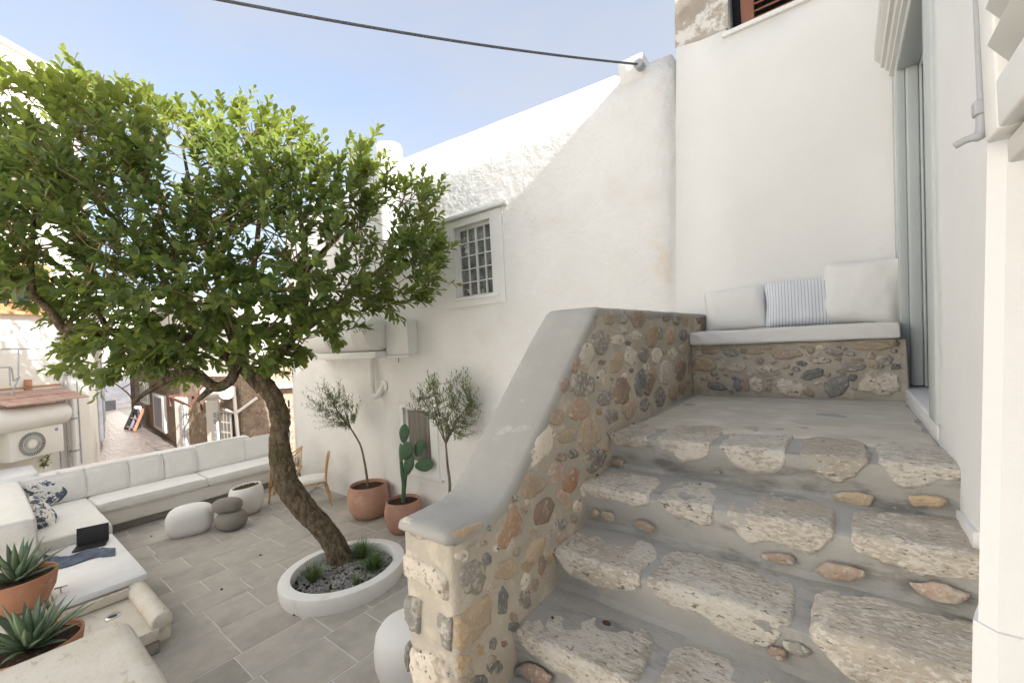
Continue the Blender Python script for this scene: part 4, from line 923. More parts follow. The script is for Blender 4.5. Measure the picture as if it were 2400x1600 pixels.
def olive(label, base, trunk_px, depth, crown, lean, n, seed):
    rr = random.Random(seed); t = thing('olive_tree', label, 'tree', base, 0, 'young olive trees in pots'); P = [base+V((0, 0, .38))]+[Dp(*d2(x, y), depth) for x, y in trunk_px]
    bm = bmesh.new(); sp_ = [V(v) for v in spline(P, 5)]; tube(bm, sp_, [.022-.010*i/(len(sp_)-1) for i in range(len(sp_))], 8, wob=.1, wsc=20); put('trunk', bm, M['bark2'], t)
    fork = sp_[-1]; tw = bmesh.new(); LV, LF, LA = [], [], []; tips = []
    k = 0
    while len(tips) < n and k < 9000:
        k += 1; x = rr.uniform(min(p[0] for p in crown), max(p[0] for p in crown)); y = rr.uniform(min(p[1] for p in crown), max(p[1] for p in crown))
        if inpoly(x, y, crown): tips.append(Dp(*d2(x, y), depth+rr.uniform(-.26, .22)))
    for p in tips:
        if p.y > BW-.06: p.y = BW-.06
    main = rr.sample(tips, 11); nod = []
    for p in main:
        m = fork.lerp(p, .5)+V(lean)*.12+V((rr.uniform(-.03, .03), rr.uniform(-.03, .03), .02)); q = [V(v) for v in spline([fork, m, p], 6)]; tube(tw, q, [.008-.005*i/(len(q)-1) for i in range(len(q))], 5, cap=False); nod += q[2:]
    for p in tips:
        cand = [c for c in nod if (c-fork).length < (p-fork).length] or nod
        q = min(cand, key=lambda c: (c-p).length); d = (p-q); d = (d.normalized()*.6+V(lean)*.7+(p-fork).normalized()*.5).normalized()
        tube(tw, [q, q.lerp(p, .6), p], [.0035, .003, .002], 4, cap=False); L_ = rr.uniform(.12, .22)*(1.5 if lean[0] else 1); tube(tw, [p, p+d*L_], [.002, .001], 3, cap=False)
        s = d.orthogonal().normalized(); s2 = d.cross(s)
        for i in range(18):
            tt = i/17; b = (q.lerp(p, .5+tt) if tt < .5 else p+d*L_*(tt-.5)*2); a = i*2.4+rr.random()
            sdv = s*cos(a)+s2*sin(a); ld = (d*.85+sdv*.75).normalized()
            if b.y > BW-.05: continue
            add_leaf(LV, LF, LA, b, ld, V((0, 0, 1)), rr.uniform(.045, .07), rr.uniform(.009, .013), rr.random(), .1)
    put('twigs', tw, M['bark2'], t)['kind'] = 'stuff'; put('foliage', leaf_mesh('foliage', LV, LF, LA), M['olive'], t)['kind'] = 'stuff'
olive('wind bent young olive tree leaning left in the wide terracotta pot', p1, [(842, 1090), (835, 1050), (826, 1018), (806, 984)], 6.77, [(722, 930), (744, 900), (775, 900), (798, 920), (812, 940), (818, 975), (805, 985), (775, 985), (750, 965), (768, 995), (738, 952)], (-.8, 0, .35), 100, 5)
olive('upright young olive tree with thin brown stem behind the stair wall', p3_, [(1033, 1112), (1028, 1068), (1024, 1020)], 5.52, [(945, 945), (960, 905), (985, 880), (1005, 872), (1020, 900), (1050, 872), (1075, 880), (1085, 915), (1095, 950), (1075, 970), (1075, 1000), (1050, 1010), (1020, 1005), (1005, 990), (985, 960)], (.0, 0, .6), 150, 6)
ca = thing('prickly_pear', 'green paddle cactus with five flat pads in the smaller terracotta pot', 'cactus', p2_)
def c6b(x, y): return (600+x/3.564, 700+y/3.564)
CD = Dp(*d2(930, 1120), 1); cdep = p2_.dot(F0)
for i, (x, y, w, h, rot, yw, dd) in enumerate(((1237, 1125, 76, 150, 6, .2, 0), (1212, 1290, 62, 160, 0, 1.0, .04), (1258, 1270, 95, 150, 22, .1, -.02), (1365, 1245, 80, 140, 22, .2, .03), (1277, 1385, 80, 165, 12, .3, -.01), (1405, 1385, 95, 150, 80, .2, 0))):
    bm = bmesh.new(); bmesh.ops.create_uvsphere(bm, u_segments=20, v_segments=14, radius=1); c = Dp(*c6b(x, y), cdep+dd); W = 1.2*w/3.564*cdep/1000/2; Hh = 1.06*h/3.564*cdep/1000/2
    m = Matrix((RI, -F0, UI)).transposed() @ Matrix.Rotation(radians(rot), 3, 'Y') @ Matrix.Rotation(yw, 3, 'Z')
    for v in bm.verts:
        q = v.co.copy(); k = 1-.25*max(0, -q.z); v.co = c+m @ V((q.x*W*k*(1.35 if yw > .9 else 1), q.y*.022*(1+.1*noise.noise(q*6)), q.z*Hh))
    put('pad', bm, M['cactus'], ca)
tubeo('stem', [p2_+V((0, 0, .36)), Dp(*c6b(1235, 1540), cdep), Dp(*c6b(1222, 1450), cdep), Dp(*c6b(1212, 1350), cdep)], [.03, .032, .03, .024], M['cactus'], ca, seg=12)
tubeo('stem', [p2_+V((0, 0, .36)), Dp(*c6b(1245, 1530), cdep), Dp(*c6b(1248, 1470), cdep), Dp(*c6b(1262, 1420), cdep)], [.02, .024, .03, .018], M['cactus'], ca, seg=12)

# ------------------------------------------------------------------ built-in sofa
sb = thing('masonry_sofa', 'long white masonry sofa bench with recessed grey foot round two sides', 'sofa base', (-9.5, 2, CZ))
FX, BX = -9.02, -9.74
boxo('foot', (BX-.3, .9, CZ), (FX-.10, BW-.01, CZ+.13), M['base_grey'], sb, bev=.01)
boxo('seat_base', (BX-.3, 1.12, CZ+.13), (FX, BW-.01, -2.275), M['masonry_white'], sb, bev=.015)
boxo('seat_base', (BX-.3, .46, CZ), (-7.78, 1.115, -2.275), M['masonry_white'], sb, bev=.015)
boxo('back_wall', (BX-.42, -.5, -2.95), (BX-.16, 3.60, -1.675), M['masonry_white'], sb, bev=.02)
boxo('back_wall', (BX-.42, 3.605, -2.95), (BX-.16, BW-.01, -1.80), M['masonry_white'], sb, bev=.02)
gs = 'white seat cushions of the built in sofa'; gb = 'white back cushions of the built in sofa'
def cu(name, lo, hi, label, group, seed, **k):
    k.setdefault('r', .035); k.setdefault('bulge', .016)
    return tag(cushion(name, lo, hi, M['fabric2'], seed=seed, **k), label, 'cushion', group)
cu('seat_cushion', (BX-.02, 1.135, -2.27), (FX+.03, 2.57, -2.13), 'long seat cushion between the corner and the middle of the sofa', gs, 1)
cu('seat_cushion', (BX-.02, 2.58, -2.27), (FX+.03, BW-.03, -2.13), 'long seat cushion at the far end of the sofa by the chairs', gs, 2)
cu('seat_cushion', (BX-.02, .47, -2.27), (-7.74, 1.125, -2.125), 'square corner seat cushion of the sofa beside the laptop', gs, 3, bulge=.008)
def backc(y0, y1, zt, label, seed):
    t = Matrix.Translation((BX-.02, (y0+y1)/2, -2.12)) @ Matrix.Rotation(radians(-9), 4, 'Y')
    cu('back_cushion', (BX-.10, y0+.006, -2.12), (BX+.06, y1-.006, zt), label, gb, seed, mtx=t @ Matrix.Translation((.02, 0, (zt+2.12)/2)), bulge=.03)
backc(.45, 1.12, -1.70, 'back cushion behind the two printed pillows in the sofa corner', 11)
backc(1.12, 1.64, -1.69, 'back cushion just right of the printed pillows', 12)
backc(1.64, 2.11, -1.69, 'narrow back cushion third from the sofa corner', 13)
backc(2.11, 2.61, -1.69, 'back cushion above the joint of the two long seat cushions', 14)
backc(2.61, 3.43, -1.66, 'widest back cushion left of the tree trunk', 15)
backc(3.43, BW-.04, -1.72, 'lower back cushion half hidden by the tree trunk', 16)
cu('back_cushion', (-10.3, -.2, -2.12), (-7.25, .43, -1.70), 'long low back cushion of the near sofa arm at the left edge', gb, 17, r=.05, bulge=.02)
boxo('arm_wall', (-10.3, -.2, CZ), (-7.27, .40, -2.13), M['masonry_white'], sb, bev=.015)
gp = 'printed sofa pillows'
pillow('sofa_pillow', .46, .46, .16, M['floral'], Dp(118, 1150, 1)*(V((-9.50, .9, -1.9)).dot(F0)), face_rot((1, .25, .35), 18), 'blue flower print pillow standing against the sofa back', gp, seed=5)
pillow('sofa_pillow', .50, .46, .17, M['floral'], Dp(98, 1208, 1)*(V((-8.55, .62, -1.9)).dot(F0)), face_rot((.25, 1, .42), 30), 'flower print pillow lying in front, leaning on the near sofa arm', gp, seed=6)
pillow('check_pillow', .34, .44, .15, M['check'], V((-9.35, 4.02, -1.80)), face_rot((.45, -1, .3), 4), 'blue checked pillow in the far sofa corner by the wall', cat='pillow', seed=7)

# ------------------------------------------------------------------ slab table, laptop, cloth, sink, foreground block
tb = thing('slab_table', 'white stone slab table continuing the sofa towards the sink', 'table', (-6.9, .8, CZ))
boxo('table_top', (-7.735, .445, -2.30), (-5.92, 1.115, -2.235), M['marble'], tb, bev=.01)
boxo('table_base', (-7.73, .43, CZ), (-5.95, 1.04, -2.305), M['masonry_white'], tb, bev=.01)
lp = thing('laptop', 'open black laptop standing on the white slab table', 'laptop', (-7.4, .9, -2.235))
hA, hB = V((-7.55, .765, -2.226)), V((-7.46, 1.045, -2.226)); ax = (hB-hA).normalized(); fx = V((ax.y, -ax.x, 0))
def quadbox(name, a, b, c, d, t, m, par):
    n = (b-a).cross(d-a).normalized()*t; bm = bmesh.new(); A = [bm.verts.new(p) for p in (a, b, c, d)]; B_ = [bm.verts.new(p-n) for p in (a, b, c, d)]
    bm.faces.new(A); bm.faces.new(B_[::-1])
    for i in range(4): bm.faces.new((A[i], B_[i], B_[(i+1) % 4], A[(i+1) % 4]))
    bmesh.ops.recalc_face_normals(bm, faces=bm.faces[:]); return put(name, bm, m, par, smooth=False)
lb = quadbox('keyboard_base', hA, hB, hB+fx*.20, hA+fx*.20, .012, M['black'], lp)
quadbox('screen', hA+V((0, 0, .004)), hB+V((0, 0, .004)), hB+V((0, 0, .205))-fx*.035, hA+V((0, 0, .205))-fx*.035, .008, M['black'], lp)
quadbox('touchpad', hA+ax*.09+fx*.13+V((0, 0, .001)), hA+ax*.18+fx*.13+V((0, 0, .001)), hA+ax*.18+fx*.19+V((0, 0, .001)), hA+ax*.09+fx*.19+V((0, 0, .001)), .002, M['sunbed'], lb)
for r_ in range(4):
    bm = bmesh.new()
    for k in range(11):
        a = hA+ax*(.02+k*.023)+fx*(.03+r_*.022); box(bm, a-V((.007, .007, -.0005)), a+V((.007, .007, .003)))
    put('key_row', bm, M['wire'], lb, smooth=False)
cl_px = [(395, 440), (500, 430), (640, 420), (780, 425), (900, 405), (1040, 395)]
def cloth(u, v):
    px = 400+660*u; cy = 455-105*u*u+25*sin(u*7); hw = 68*(1-.45*u)*(1.0 if u < .8 else 1.25); py = cy+(v-.5)*2*hw*(1-.25*sin(u*5)**2)
    q = Zp(px/3.92, 1200+py/3.92, -2.235); e = min(u*8, (1-u)*8, v*6, (1-v)*6, 1)
    q.z += .006+e*(.03*abs(noise.noise(V((u*5, v*3+u*4, 1))))+.035*max(0, sin((v*1.7+u*1.5)*pi))*(1-u*.6)+.012*noise.noise(V((u*14, v*9, 5)))); return q
vs, fs = grid(60, 26, cloth); me = pydata('cloth', vs, fs); o = put('crumpled_cloth', me, M['denim']); tag(o, 'crumpled blue grey jacket lying on the slab table', 'jacket')
sm = o.modifiers.new('s', 'SOLIDIFY'); sm.thickness = .004
tk_ = thing('tap', 'small T shaped chrome tap head standing on the table edge', 'tap', (-6.25, .51, -2.235))
q = Zp(143, 1387, -2.235); tubeo('tap_stem', [q, q+V((0, 0, .05))], .007, M['metal'], tk_); tubeo('tap_handle', [q+V((-.012, -.045, .052)), q+V((.012, .045, .052))], .010, M['metal'], tk_, seg=10)
sk = thing('stone_sink', 'shallow travertine sink with thick rounded right rim', 'sink', (-5.3, .8, CZ))
boxo('basin_floor', (-5.915, .40, -2.50), (-4.97, .99, -2.40), M['travertine'], sk, bev=.005)
boxo('basin_back', (-5.915, .30, -2.395), (-5.86, .985, -2.305), M['travertine'], sk, bev=.012)
bm = bmesh.new(); P = [(-5.93, 1.02, -2.365), (-5.0, 1.02, -2.365), (-4.985, 1.02, -2.365)]; tube(bm, P, [.082, .082, .070], 26, wob=.03, wsc=6); auto(put('rim', bm, M['travertine'], sk), 60)
boxo('rim_base', (-5.93, .955, -2.55), (-5.0, 1.088, -2.375), M['travertine'], sk, bev=.025)
boxo('stone_base', (-5.9, .35, CZ), (-4.99, 1.0, -2.505), M['base_grey'], sk, bev=.02)
q = Zp(264, 1443, -2.395); bm = bmesh.new(); lathe(bm, [(.035, .002), (.06, .004), (.062, .001), (.062, -.01)], (q.x, q.y, -2.397), 28); dr = put('drain', bm, M['metal'], sk)
bm = bmesh.new(); lathe(bm, [(0, .0015), (.036, .0015), (.036, -.008)], (q.x, q.y, -2.397), 24); put('drain_hole', bm, M['black'], dr)
fb = cushion('stone_block', (-4.36, -.5, CZ), (-2.2, .70, -1.90), M['travertine'], r=.10, bulge=.004, seed=9, cuts=20)
tag(fb, 'big rounded travertine block in the lower left corner', 'stone block')
tag(boxo('stone_counter', (-7.25, -.6, CZ), (-4.37, .39, -2.23), M['travertine'], bev=.02), 'rough stone counter carrying the two agave pots', 'counter')
def agave(label, c, r, h, n, seed, plabel):
    t = thing('agave_pot', plabel, 'pot', c, 0, 'terracotta bowls with agaves'); bm = bmesh.new()
    lathe(bm, [(0, 0), (.60*r, 0), (.74*r, .10*h), (.93*r, .5*h), (1.0*r, .93*h), (1.0*r, h), (.94*r, h), (.92*r, .86*h), (0, .84*h)], c, 44); auto(put('pot_body', bm, M['terracotta2'], t), 50)
    bm = bmesh.new(); lathe(bm, [(0, .90*h), (.92*r, .87*h)], c, 30); put('soil', bm, M['soil'], t)
    a_ = thing('agave', label, 'plant', c+V((0, 0, .88*h)), 0, 'agaves in terracotta bowls'); rr = random.Random(seed); b0 = c+V((0, 0, .86*h))
    for k in range(n):
        az = k*2.399+rr.uniform(-.15, .15); tl = .12+1.15*(k/n)**.8; L_ = r*rr.uniform(1.15, 1.65)*(1-.15*(k/n)); w = r*.125*rr.uniform(.85, 1.15)
        hd = V((cos(az), sin(az), 0)); sd_ = V((-sin(az), cos(az), 0)); vs = []; fs = []
        for i in range(9):
            u = i/8; tt = tl+.25*u*u*(1 if k % 3 else -.5); ctr_ = b0+hd*(.02+L_*u*sin(tl)+.0)+V((0, 0, L_*u*cos(tl)-.10*L_*u*u*sin(tl)))
            prf = (.62+1.0*u-1.2*u*u if u < .55 else 1.0*(1-((u-.45)/.55)**1.6)*.82)*w if i < 8 else .001
            nn = sd_.cross(hd*sin(tt)+V((0, 0, cos(tt)))).normalized(); th_ = .012*(1-u)+.001
            vs += [ctr_-sd_*prf-nn*prf*.45, ctr_-nn*0, ctr_+sd_*prf-nn*prf*.45, ctr_+nn*th_]
            if nn.dot(V((0, 0, 1))) < 0: pass
        for i in range(8):
            a = 4*i; fs += [(a, a+1, a+5, a+4), (a+1, a+2, a+6, a+5), (a+2, a+3, a+7, a+6), (a+3, a, a+4, a+7)]
        bm = bmesh.new(); me = pydata('leaf', vs, fs); bm.from_mesh(me); bmesh.ops.recalc_face_normals(bm, faces=bm.faces[:]); bm.to_mesh(me); bm.free()
        put('leaf', me, M['agave'], a_)
q = Zp(38, 1352, -1.93); agave('blue green agave in the farther terracotta bowl', V((q.x, q.y, -2.225)), .27, .30, 26, 3, 'terracotta bowl farther back on the stone counter')
q = Zp(70, 1508, -1.95); agave('blue green agave in the nearer terracotta bowl', V((q.x, q.y, -2.225)), .275, .28, 30, 4, 'terracotta bowl right behind the travertine block')

# ------------------------------------------------------------------ stools, stacked stones, white planter, chairs
def pebble(name, c, rx, ry, rz, rotz, m, label, cat, group=None, flat_=2.6, tilt=(0, 0), seed=0):
    bm = bmesh.new(); bmesh.ops.create_uvsphere(bm, u_segments=40, v_segments=24, radius=1)
    mt = Matrix.Translation(V(c)) @ Matrix.Rotation(rotz, 4, 'Z') @ Matrix.Rotation(tilt[0], 4, 'Y') @ Matrix.Rotation(tilt[1], 4, 'X')
    for v in bm.verts:
        q = v.co.normalized(); s = (abs(q.x)**flat_+abs(q.y)**flat_+abs(q.z)**flat_)**(-1/flat_); q = q*s*(1+.03*noise.noise(q*1.3+V((seed, 0, 0))))
        if q.z < -.86: q.z = -.86+(q.z+.86)*.1
        v.co = mt @ V((q.x*rx, q.y*ry, q.z*rz))
    return tag(put(name, bm, m), label, cat, group)
q = Zp(430/.98, 1205/.98, CZ)
pebble('pebble_stool', (-7.95, 2.02, CZ+.195), .30, .23, .225, radians(70), M['pebble_white'], 'white pebble shaped stool in front of the sofa', 'stool', 'white stools', 2.8, (0, .10), 1)
pebble('grey_pebble', (-7.55, 2.43, CZ+.135), .22, .195, .155, .4, M['pebble_grey'], 'wide lower grey stone of the stacked pair', 'stone', 'stacked grey stones', 2.4, (0, 0), 2)
pebble('grey_pebble', (-7.58, 2.40, CZ+.36), .20, .17, .108, .9, M['pebble_grey'], 'smaller grey stone balanced on top of the stacked pair', 'stone', 'stacked grey stones', 2.5, (.06, -.10), 3)
wp = V((-8.05, 2.83, CZ)); t = thing('white_planter', 'round white planter with slanted rim beside the stacked stones', 'planter', wp); bm = bmesh.new()
lathe(bm, [(0, 0), (.15, 0), (.185, .015), (.24, .12), (.262, .24), (.252, .36), (.225, .44), (.21, .452), (.197, .445), (.19, .40), (0, .39)], (0, 0, 0), 40)
for v in bm.verts:
    if v.co.z > .2: v.co.z += (v.co.x*.4+v.co.y*.4)*.15*(v.co.z-.2)/.25
    v.co += wp
auto(put('pot_body', bm, M['pebble_white'], t), 50)
sd_vs, sd_fs, sd_va = [], [], []; rr = random.Random(9)
for k in range(420):
    a = rr.random()*6.28; r_ = .185*sqrt(rr.random()); b = wp+V((r_*cos(a), r_*sin(a), .40+.22*.185*0+(r_*cos(a)*.5+r_*sin(a)*.5)*.2)); d = V((rr.uniform(-.6, .6), rr.uniform(-.6, .6), 1)); add_leaf(sd_vs, sd_fs, sd_va, b, d, V((1, 0, 0)), rr.uniform(.03, .06), .014, rr.random(), .1)
tag(put('sedum', leaf_mesh('sedum', sd_vs, sd_fs, sd_va), M['succ']), 'low reddish green succulent growing in the white planter', 'plant')
bm = bmesh.new(); pc = V((-2.84, 2.12, CZ))
lathe(bm, [(0, 0), (.20, 0), (.25, .03), (.285, .16), (.288, .27), (.27, .37), (.235, .42), (.17, .447), (0, .455)], pc, 44)
tag(put('drum_stool', bm, M['pebble_white']), 'round white drum stool half hidden by the stair post', 'stool', 'white stools')

def chair(label, loc, rotz, arm):
    t = thing('rattan_chair', label, 'chair', (0, 0, 0), 0, 'rattan chairs by the back wall'); ca_ = M['rattan']; SH = .45
    pad = cushion('seat', (-.21, -.215, SH-.025), (.21, .215, SH+.03), M['fabric'], t, r=.025, bulge=.008, cuts=8)
    bm = bmesh.new(); tube(bm, [V((x, y, SH-.03)) for x, y in [(-.22, -.2), (-.2, -.22), (0, -.225), (.2, -.22), (.22, -.2), (.225, 0), (.22, .2), (.2, .22), (0, .225), (-.2, .22), (-.22, .2), (-.225, 0), (-.22, -.2)]], .013, 8); put('seat_frame', bm, ca_, t)
    for sx in (-1, 1):
        tubeo('leg', [(sx*.19, -.19, SH-.03), (sx*.225, -.25, 0)], [.016, .011], ca_, t)
        tubeo('leg', [(sx*.19, .19, SH-.03), (sx*.23, .29, 0)], [.016, .011], ca_, t)
    if not arm:
        P = spline([(-.19, .20, SH-.03), (-.205, .235, SH+.2), (-.20, .265, SH+.34), (-.15, .285, SH+.40), (0, .292, SH+.415), (.15, .285, SH+.40), (.20, .265, SH+.34), (.205, .235, SH+.2), (.19, .20, SH-.03)], 4)
        bf = tubeo('back_frame', P, .014, ca_, t)
        for k in range(9):
            x = -.15+.0375*k; tubeo('spindle', [(x, .235, SH+.06), (x, .283, SH+.395)], .005, ca_, bf, seg=5)
        tubeo('back_rail', [(-.197, .228, SH+.06), (.197, .228, SH+.06)], .009, ca_, bf)
    else:
        P = spline([(-.235, -.24, .0), (-.245, -.2, SH+.05), (-.25, -.13, SH+.17), (-.255, .0, SH+.22), (-.24, .17, SH+.33), (-.17, .27, SH+.40), (0, .30, SH+.42), (.17, .27, SH+.40), (.24, .17, SH+.33), (.255, .0, SH+.22), (.25, -.13, SH+.17), (.245, -.2, SH+.05), (.235, -.24, 0)], 4)
        bf = tubeo('back_frame', P, .014, ca_, t)
        L_ = spline([(-.25, .02, SH+.04), (-.2, .22, SH+.05), (0, .28, SH+.06), (.2, .22, SH+.05), (.25, .02, SH+.04)], 5); tubeo('back_rail', L_, .01, ca_, bf)
        for k in range(13):
            a = pi*(.12+.76*k/12); x, y = -.235*cos(a), .02+.265*sin(a); tubeo('spindle', [(x, y-.02, SH+.05), (x*1.02, y+.01, SH+.25+.16*sin(a))], .0045, ca_, bf, seg=5)
    for a, b in (((-.21, -.22, .12), (.2, .22, SH-.06)), ((.21, -.22, .12), (-.2, .22, SH-.06))): tubeo('cross_brace', [a, b], .004, M['wire'], t, seg=5)
    t.location = loc; t.rotation_euler = (0, 0, rotz); return t
chair('light rattan side chair with white seat between trunk and left olive pot', (-7.33, 3.60, CZ), radians(-28), False)
chair('light rattan armchair with curved spindle back behind the tree trunk', (-8.22, 3.55, CZ), radians(-32), True)
# ------------------------------------------------------------------ neighbour's house at the left
K = ray(206, 900)*8.6; HD = V((-.582, .813, 0)).normalized(); HN = V((HD.y, -HD.x, 0))
def Hp(x, y, off=0): return Pp(x, y, K+HN*off, HN)
AZ = -2.9
lh = thing('left_house', 'sunlit white neighbour house at the left edge with brown wooden windows', 'house', (K.x, K.y, AZ))
def hpt(s, z, off=0): return V((K.x, K.y, 0))-HD*s+HN*off+V((0, 0, z))   # s metres back from the corner along the facade
def sz(x, y): p = Hp(x, y); return (V((K.x, K.y, 0))-V((p.x, p.y, 0))).dot(HD), p.z
rz = sz(224, 219)[1]
AL = V((-8.05, 1.24, 0)).normalized()        # direction of the alley's left wall
foot = [V((K.x, K.y, 0)), V((K.x, K.y, 0))-HD*15, V((K.x, K.y, 0))-HD*15+AL*9, V((K.x, K.y, 0))+AL*6.0]  # facade lengthened out of view to bounce sunlight into the courtyard
bm = bmesh.new(); A = [bm.verts.new((p.x, p.y, AZ-.3)) for p in foot]; B_ = [bm.verts.new((p.x, p.y, rz)) for p in foot]
bm.faces.new(A); bm.faces.new(B_)
for i in range(4): bm.faces.new((A[i], A[(i+1) % 4], B_[(i+1) % 4], B_[i]))
bmesh.ops.recalc_face_normals(bm, faces=bm.faces[:]); put('wall', bm, M['far_plaster'], lh, smooth=False)
def hbox(name, s0, z0, s1, z1, o0, o1, m, par, bev=.006):
    mt = Matrix.Translation((K.x, K.y, 0)) @ Matrix((-HD, HN, V((0, 0, 1)))).transposed().to_4x4()
    bm = bmesh.new(); box(bm, (min(s0, s1), o0, z0), (max(s0, s1), o1, z1), bev, 2, mt); bmesh.ops.recalc_face_normals(bm, faces=bm.faces[:]); return auto(put(name, bm, m, par), 50)
hbox('roof_edge', -.05, rz-.06, 15, rz+.03, -.3, .06, M['far_plaster'], lh)
def hwin(x0, y0, x1, y1):
    s0, z1 = sz(x0, y0); s1, z0 = sz(x1, y1); f = hbox('window', s0, z0, s1, z1, .004, .05, M['orangewood'], lh); s0, s1 = min(s0, s1), max(s0, s1)
    n = 3
    for k in range(n):
        a = s0+(s1-s0)*(k+.12)/n; b = s0+(s1-s0)*(k+.88)/n; hbox('pane', a, z0+.14*(z1-z0), b, z1-.1*(z1-z0), .045, .056, M['glass_dark'], f, 0)
    hbox('window_sill', s0-.06, z0-.06, s1+.06, z0, .002, .12, M['orangewood'], lh)
hwin(-40, 600, 118, 735)
s0, z0 = sz(-40, 420); s1, z1 = sz(100, 415)
aw = hbox('balcony_roof', s0, z1-.02, s1-.3, z1+.10, 0, .5, M['orangewood'], lh)
hbox('balcony_opening', s0, z1-.75, s1, z1-.03, .004, .02, M['acwhite'], lh, 0)
hbox('string_course', 5.0, sz(60, 912)[1]+.02, sz(140, 890)[0], sz(60, 912)[1]+.05, .002, .03, M['orangewood'], lh)
s, z = sz(65, 905); hbox('wall_vent', s-.05, z-.06, s+.06, z+.12, .002, .03, M['orangewood'], lh)
# pipes and railing
def hpipe(px, y0, y1, r, label, off=.06, m=None, group='pipes on the left house'):
    a, b = Hp(px, y0, off), Hp(px+ (y1-y0)*.06, y1, off); p = thing('drain_pipe', label, 'pipe', b, 0, group); tubeo('pipe', [a, b], r, m or M['greymetal'], p, seg=8)
    for k in (.25, .6, .85): q = a.lerp(b, k); tubeo('pipe_clip', [q-V((0, 0, .012)), q+V((0, 0, .012))], r*1.5, M['greymetal'], p, seg=8)
hpipe(143, 780, 1095, .014, 'thin grey pipe right of the tiled awning')
hpipe(160, 800, 1100, .05, 'fat white drainpipe on the left house corner', off=.08, m=M['white_paint'])
hpipe(174, 790, 1085, .012, 'thin pipe bent at the foot nearest the alley corner')
hpipe(134, 935, 1100, .012, 'short thin conduit under the right end of the awning')
rl_ = thing('roof_railing', 'thin grey metal railing above the tiled awning', 'railing', Hp(30, 900, .3), 0)
for a, b in (((0, 818), (112, 816)), ((0, 861), (25, 860)), ((43, 818), (43, 880)), ((22, 860), (24, 905)), ((27, 862), (32, 892)), ((32, 893), (46, 882)), ((46, 882), (25, 925))): tubeo('rail', [Hp(*a, .25), Hp(*b, .25)], .012, M['greymetal'], rl_, seg=6)
# tiled awning, tank, air conditioner
s0, _ = sz(-60, 920); s1, zt = sz(143, 911)
an = thing('tiled_awning', 'small red tiled awning over the tank on the left house', 'awning', hpt(s1, zt))
nt_ = 7; za = sz(70, 915)[1]
for i in range(nt_):
    for j in range(2):
        a = s1+(s0-s1)*i/nt_; b = s1+(s0-s1)*(i+1)/nt_; P = [hpt(a+.004, za-.10*j, .02+.27*j), hpt(b-.004, za-.10*j, .02+.27*j), hpt(b-.004, za-.10*(j+1)-.0, .02+.27*(j+1)), hpt(a+.004, za-.10*(j+1), .02+.27*(j+1))]
        P = [p+V((0, 0, .012*(1 if k > 1 else 0))) for k, p in enumerate(P)]
        quadbox('roof_tile', P[0], P[1], P[2], P[3], .02, M['rooftile'], an)
ta = thing('wall_tank', 'cream cylindrical tank hung under the tiled awning', 'water tank', hpt(1.2, -1))
sA, zA = sz(108, 968); zc = sz(60, 975)[1]
bm = bmesh.new(); tube(bm, [hpt(sA-.04, zc, .30), hpt(sA, zc, .30), hpt(sA+2.6, zc, .30)], [.15, .20, .20], 24); auto(put('tank_body', bm, M['acwhite'], ta), 40)
for k in (.35, .9): tubeo('bracket', [hpt(sA+k, zc-.18, .30), hpt(sA+k, zc-.30, .02)], .025, M['white_paint'], ta, seg=6)
ac = thing('air_conditioner', 'white air conditioner outdoor unit with round fan grille on the left house', 'air conditioner', hpt(1, -1.5))
sR, zt_ = sz(104, 993); _, zb_ = sz(104, 1058); sL = sR+.80
hbox('case', sR, zb_, sL, zt_, .06, .36, M['acwhite'], ac, .015)
cs_ = sR+.50; cz_ = (zb_+zt_)/2-.01; rg = .205
def ring_pts(r, o, n=40): return [hpt(cs_+r*cos(2*pi*k/n), cz_+r*sin(2*pi*k/n), o) for k in range(n+1)]
bm = bmesh.new(); c = bm.verts.new(hpt(cs_, cz_, .363)); vv = [bm.verts.new(p) for p in ring_pts(rg, .363)[:-1]]
for k in range(40): bm.faces.new((c, vv[k], vv[(k+1) % 40]))
bmesh.ops.recalc_face_normals(bm, faces=bm.faces[:]); fan = put('fan_grille', bm, M['wire'], ac, smooth=False)
for k in range(44):
    a = 2*pi*k/44; b = a+.25; tubeo('grille_bar', [hpt(cs_+.06*cos(a), cz_+.06*sin(a), .368), hpt(cs_+rg*cos(b), cz_+rg*sin(b), .368)], .0042, M['acwhite'], fan, seg=4)
for k, (ra, rb) in enumerate(((rg, .006), (.13, .004))): tubeo('grille_ring', ring_pts(ra, .368), rb, M['acwhite'], fan, seg=5)
bm = bmesh.new(); c = bm.verts.new(hpt(cs_, cz_, .378)); vv = [bm.verts.new(p) for p in ring_pts(.065, .374)[:-1]]
for k in range(40): bm.faces.new((c, vv[k], vv[(k+1) % 40]))
put('fan_hub', bm, M['acwhite'], fan, smooth=False)
M['badge'] = mat('blue_badge', (.16, .17, .42), rough=.5)
bm = bmesh.new(); c = bm.verts.new(hpt(sR+.115, zt_-.09, .364)); vv = [bm.verts.new(hpt(sR+.115+.028*cos(2*pi*k/18), zt_-.09+.028*sin(2*pi*k/18), .363)) for k in range(18)]
for k in range(18): bm.faces.new((c, vv[k], vv[(k+1) % 18]))
put('badge', bm, M['badge'], ac, smooth=False)
tubeo('badge_letter', [hpt(sR+.115+.012*cos(a), zt_-.09+.012*sin(a), .367) for a in [2*pi*k/12 for k in range(13)]], .003, M['acwhite'], ac, seg=4)
tubeo('valve_cover', [hpt(sR-.05, (zb_+zt_)/2, .05), hpt(sR-.05, (zb_+zt_)/2, .09)], .08, M['acwhite'], ac, seg=18)
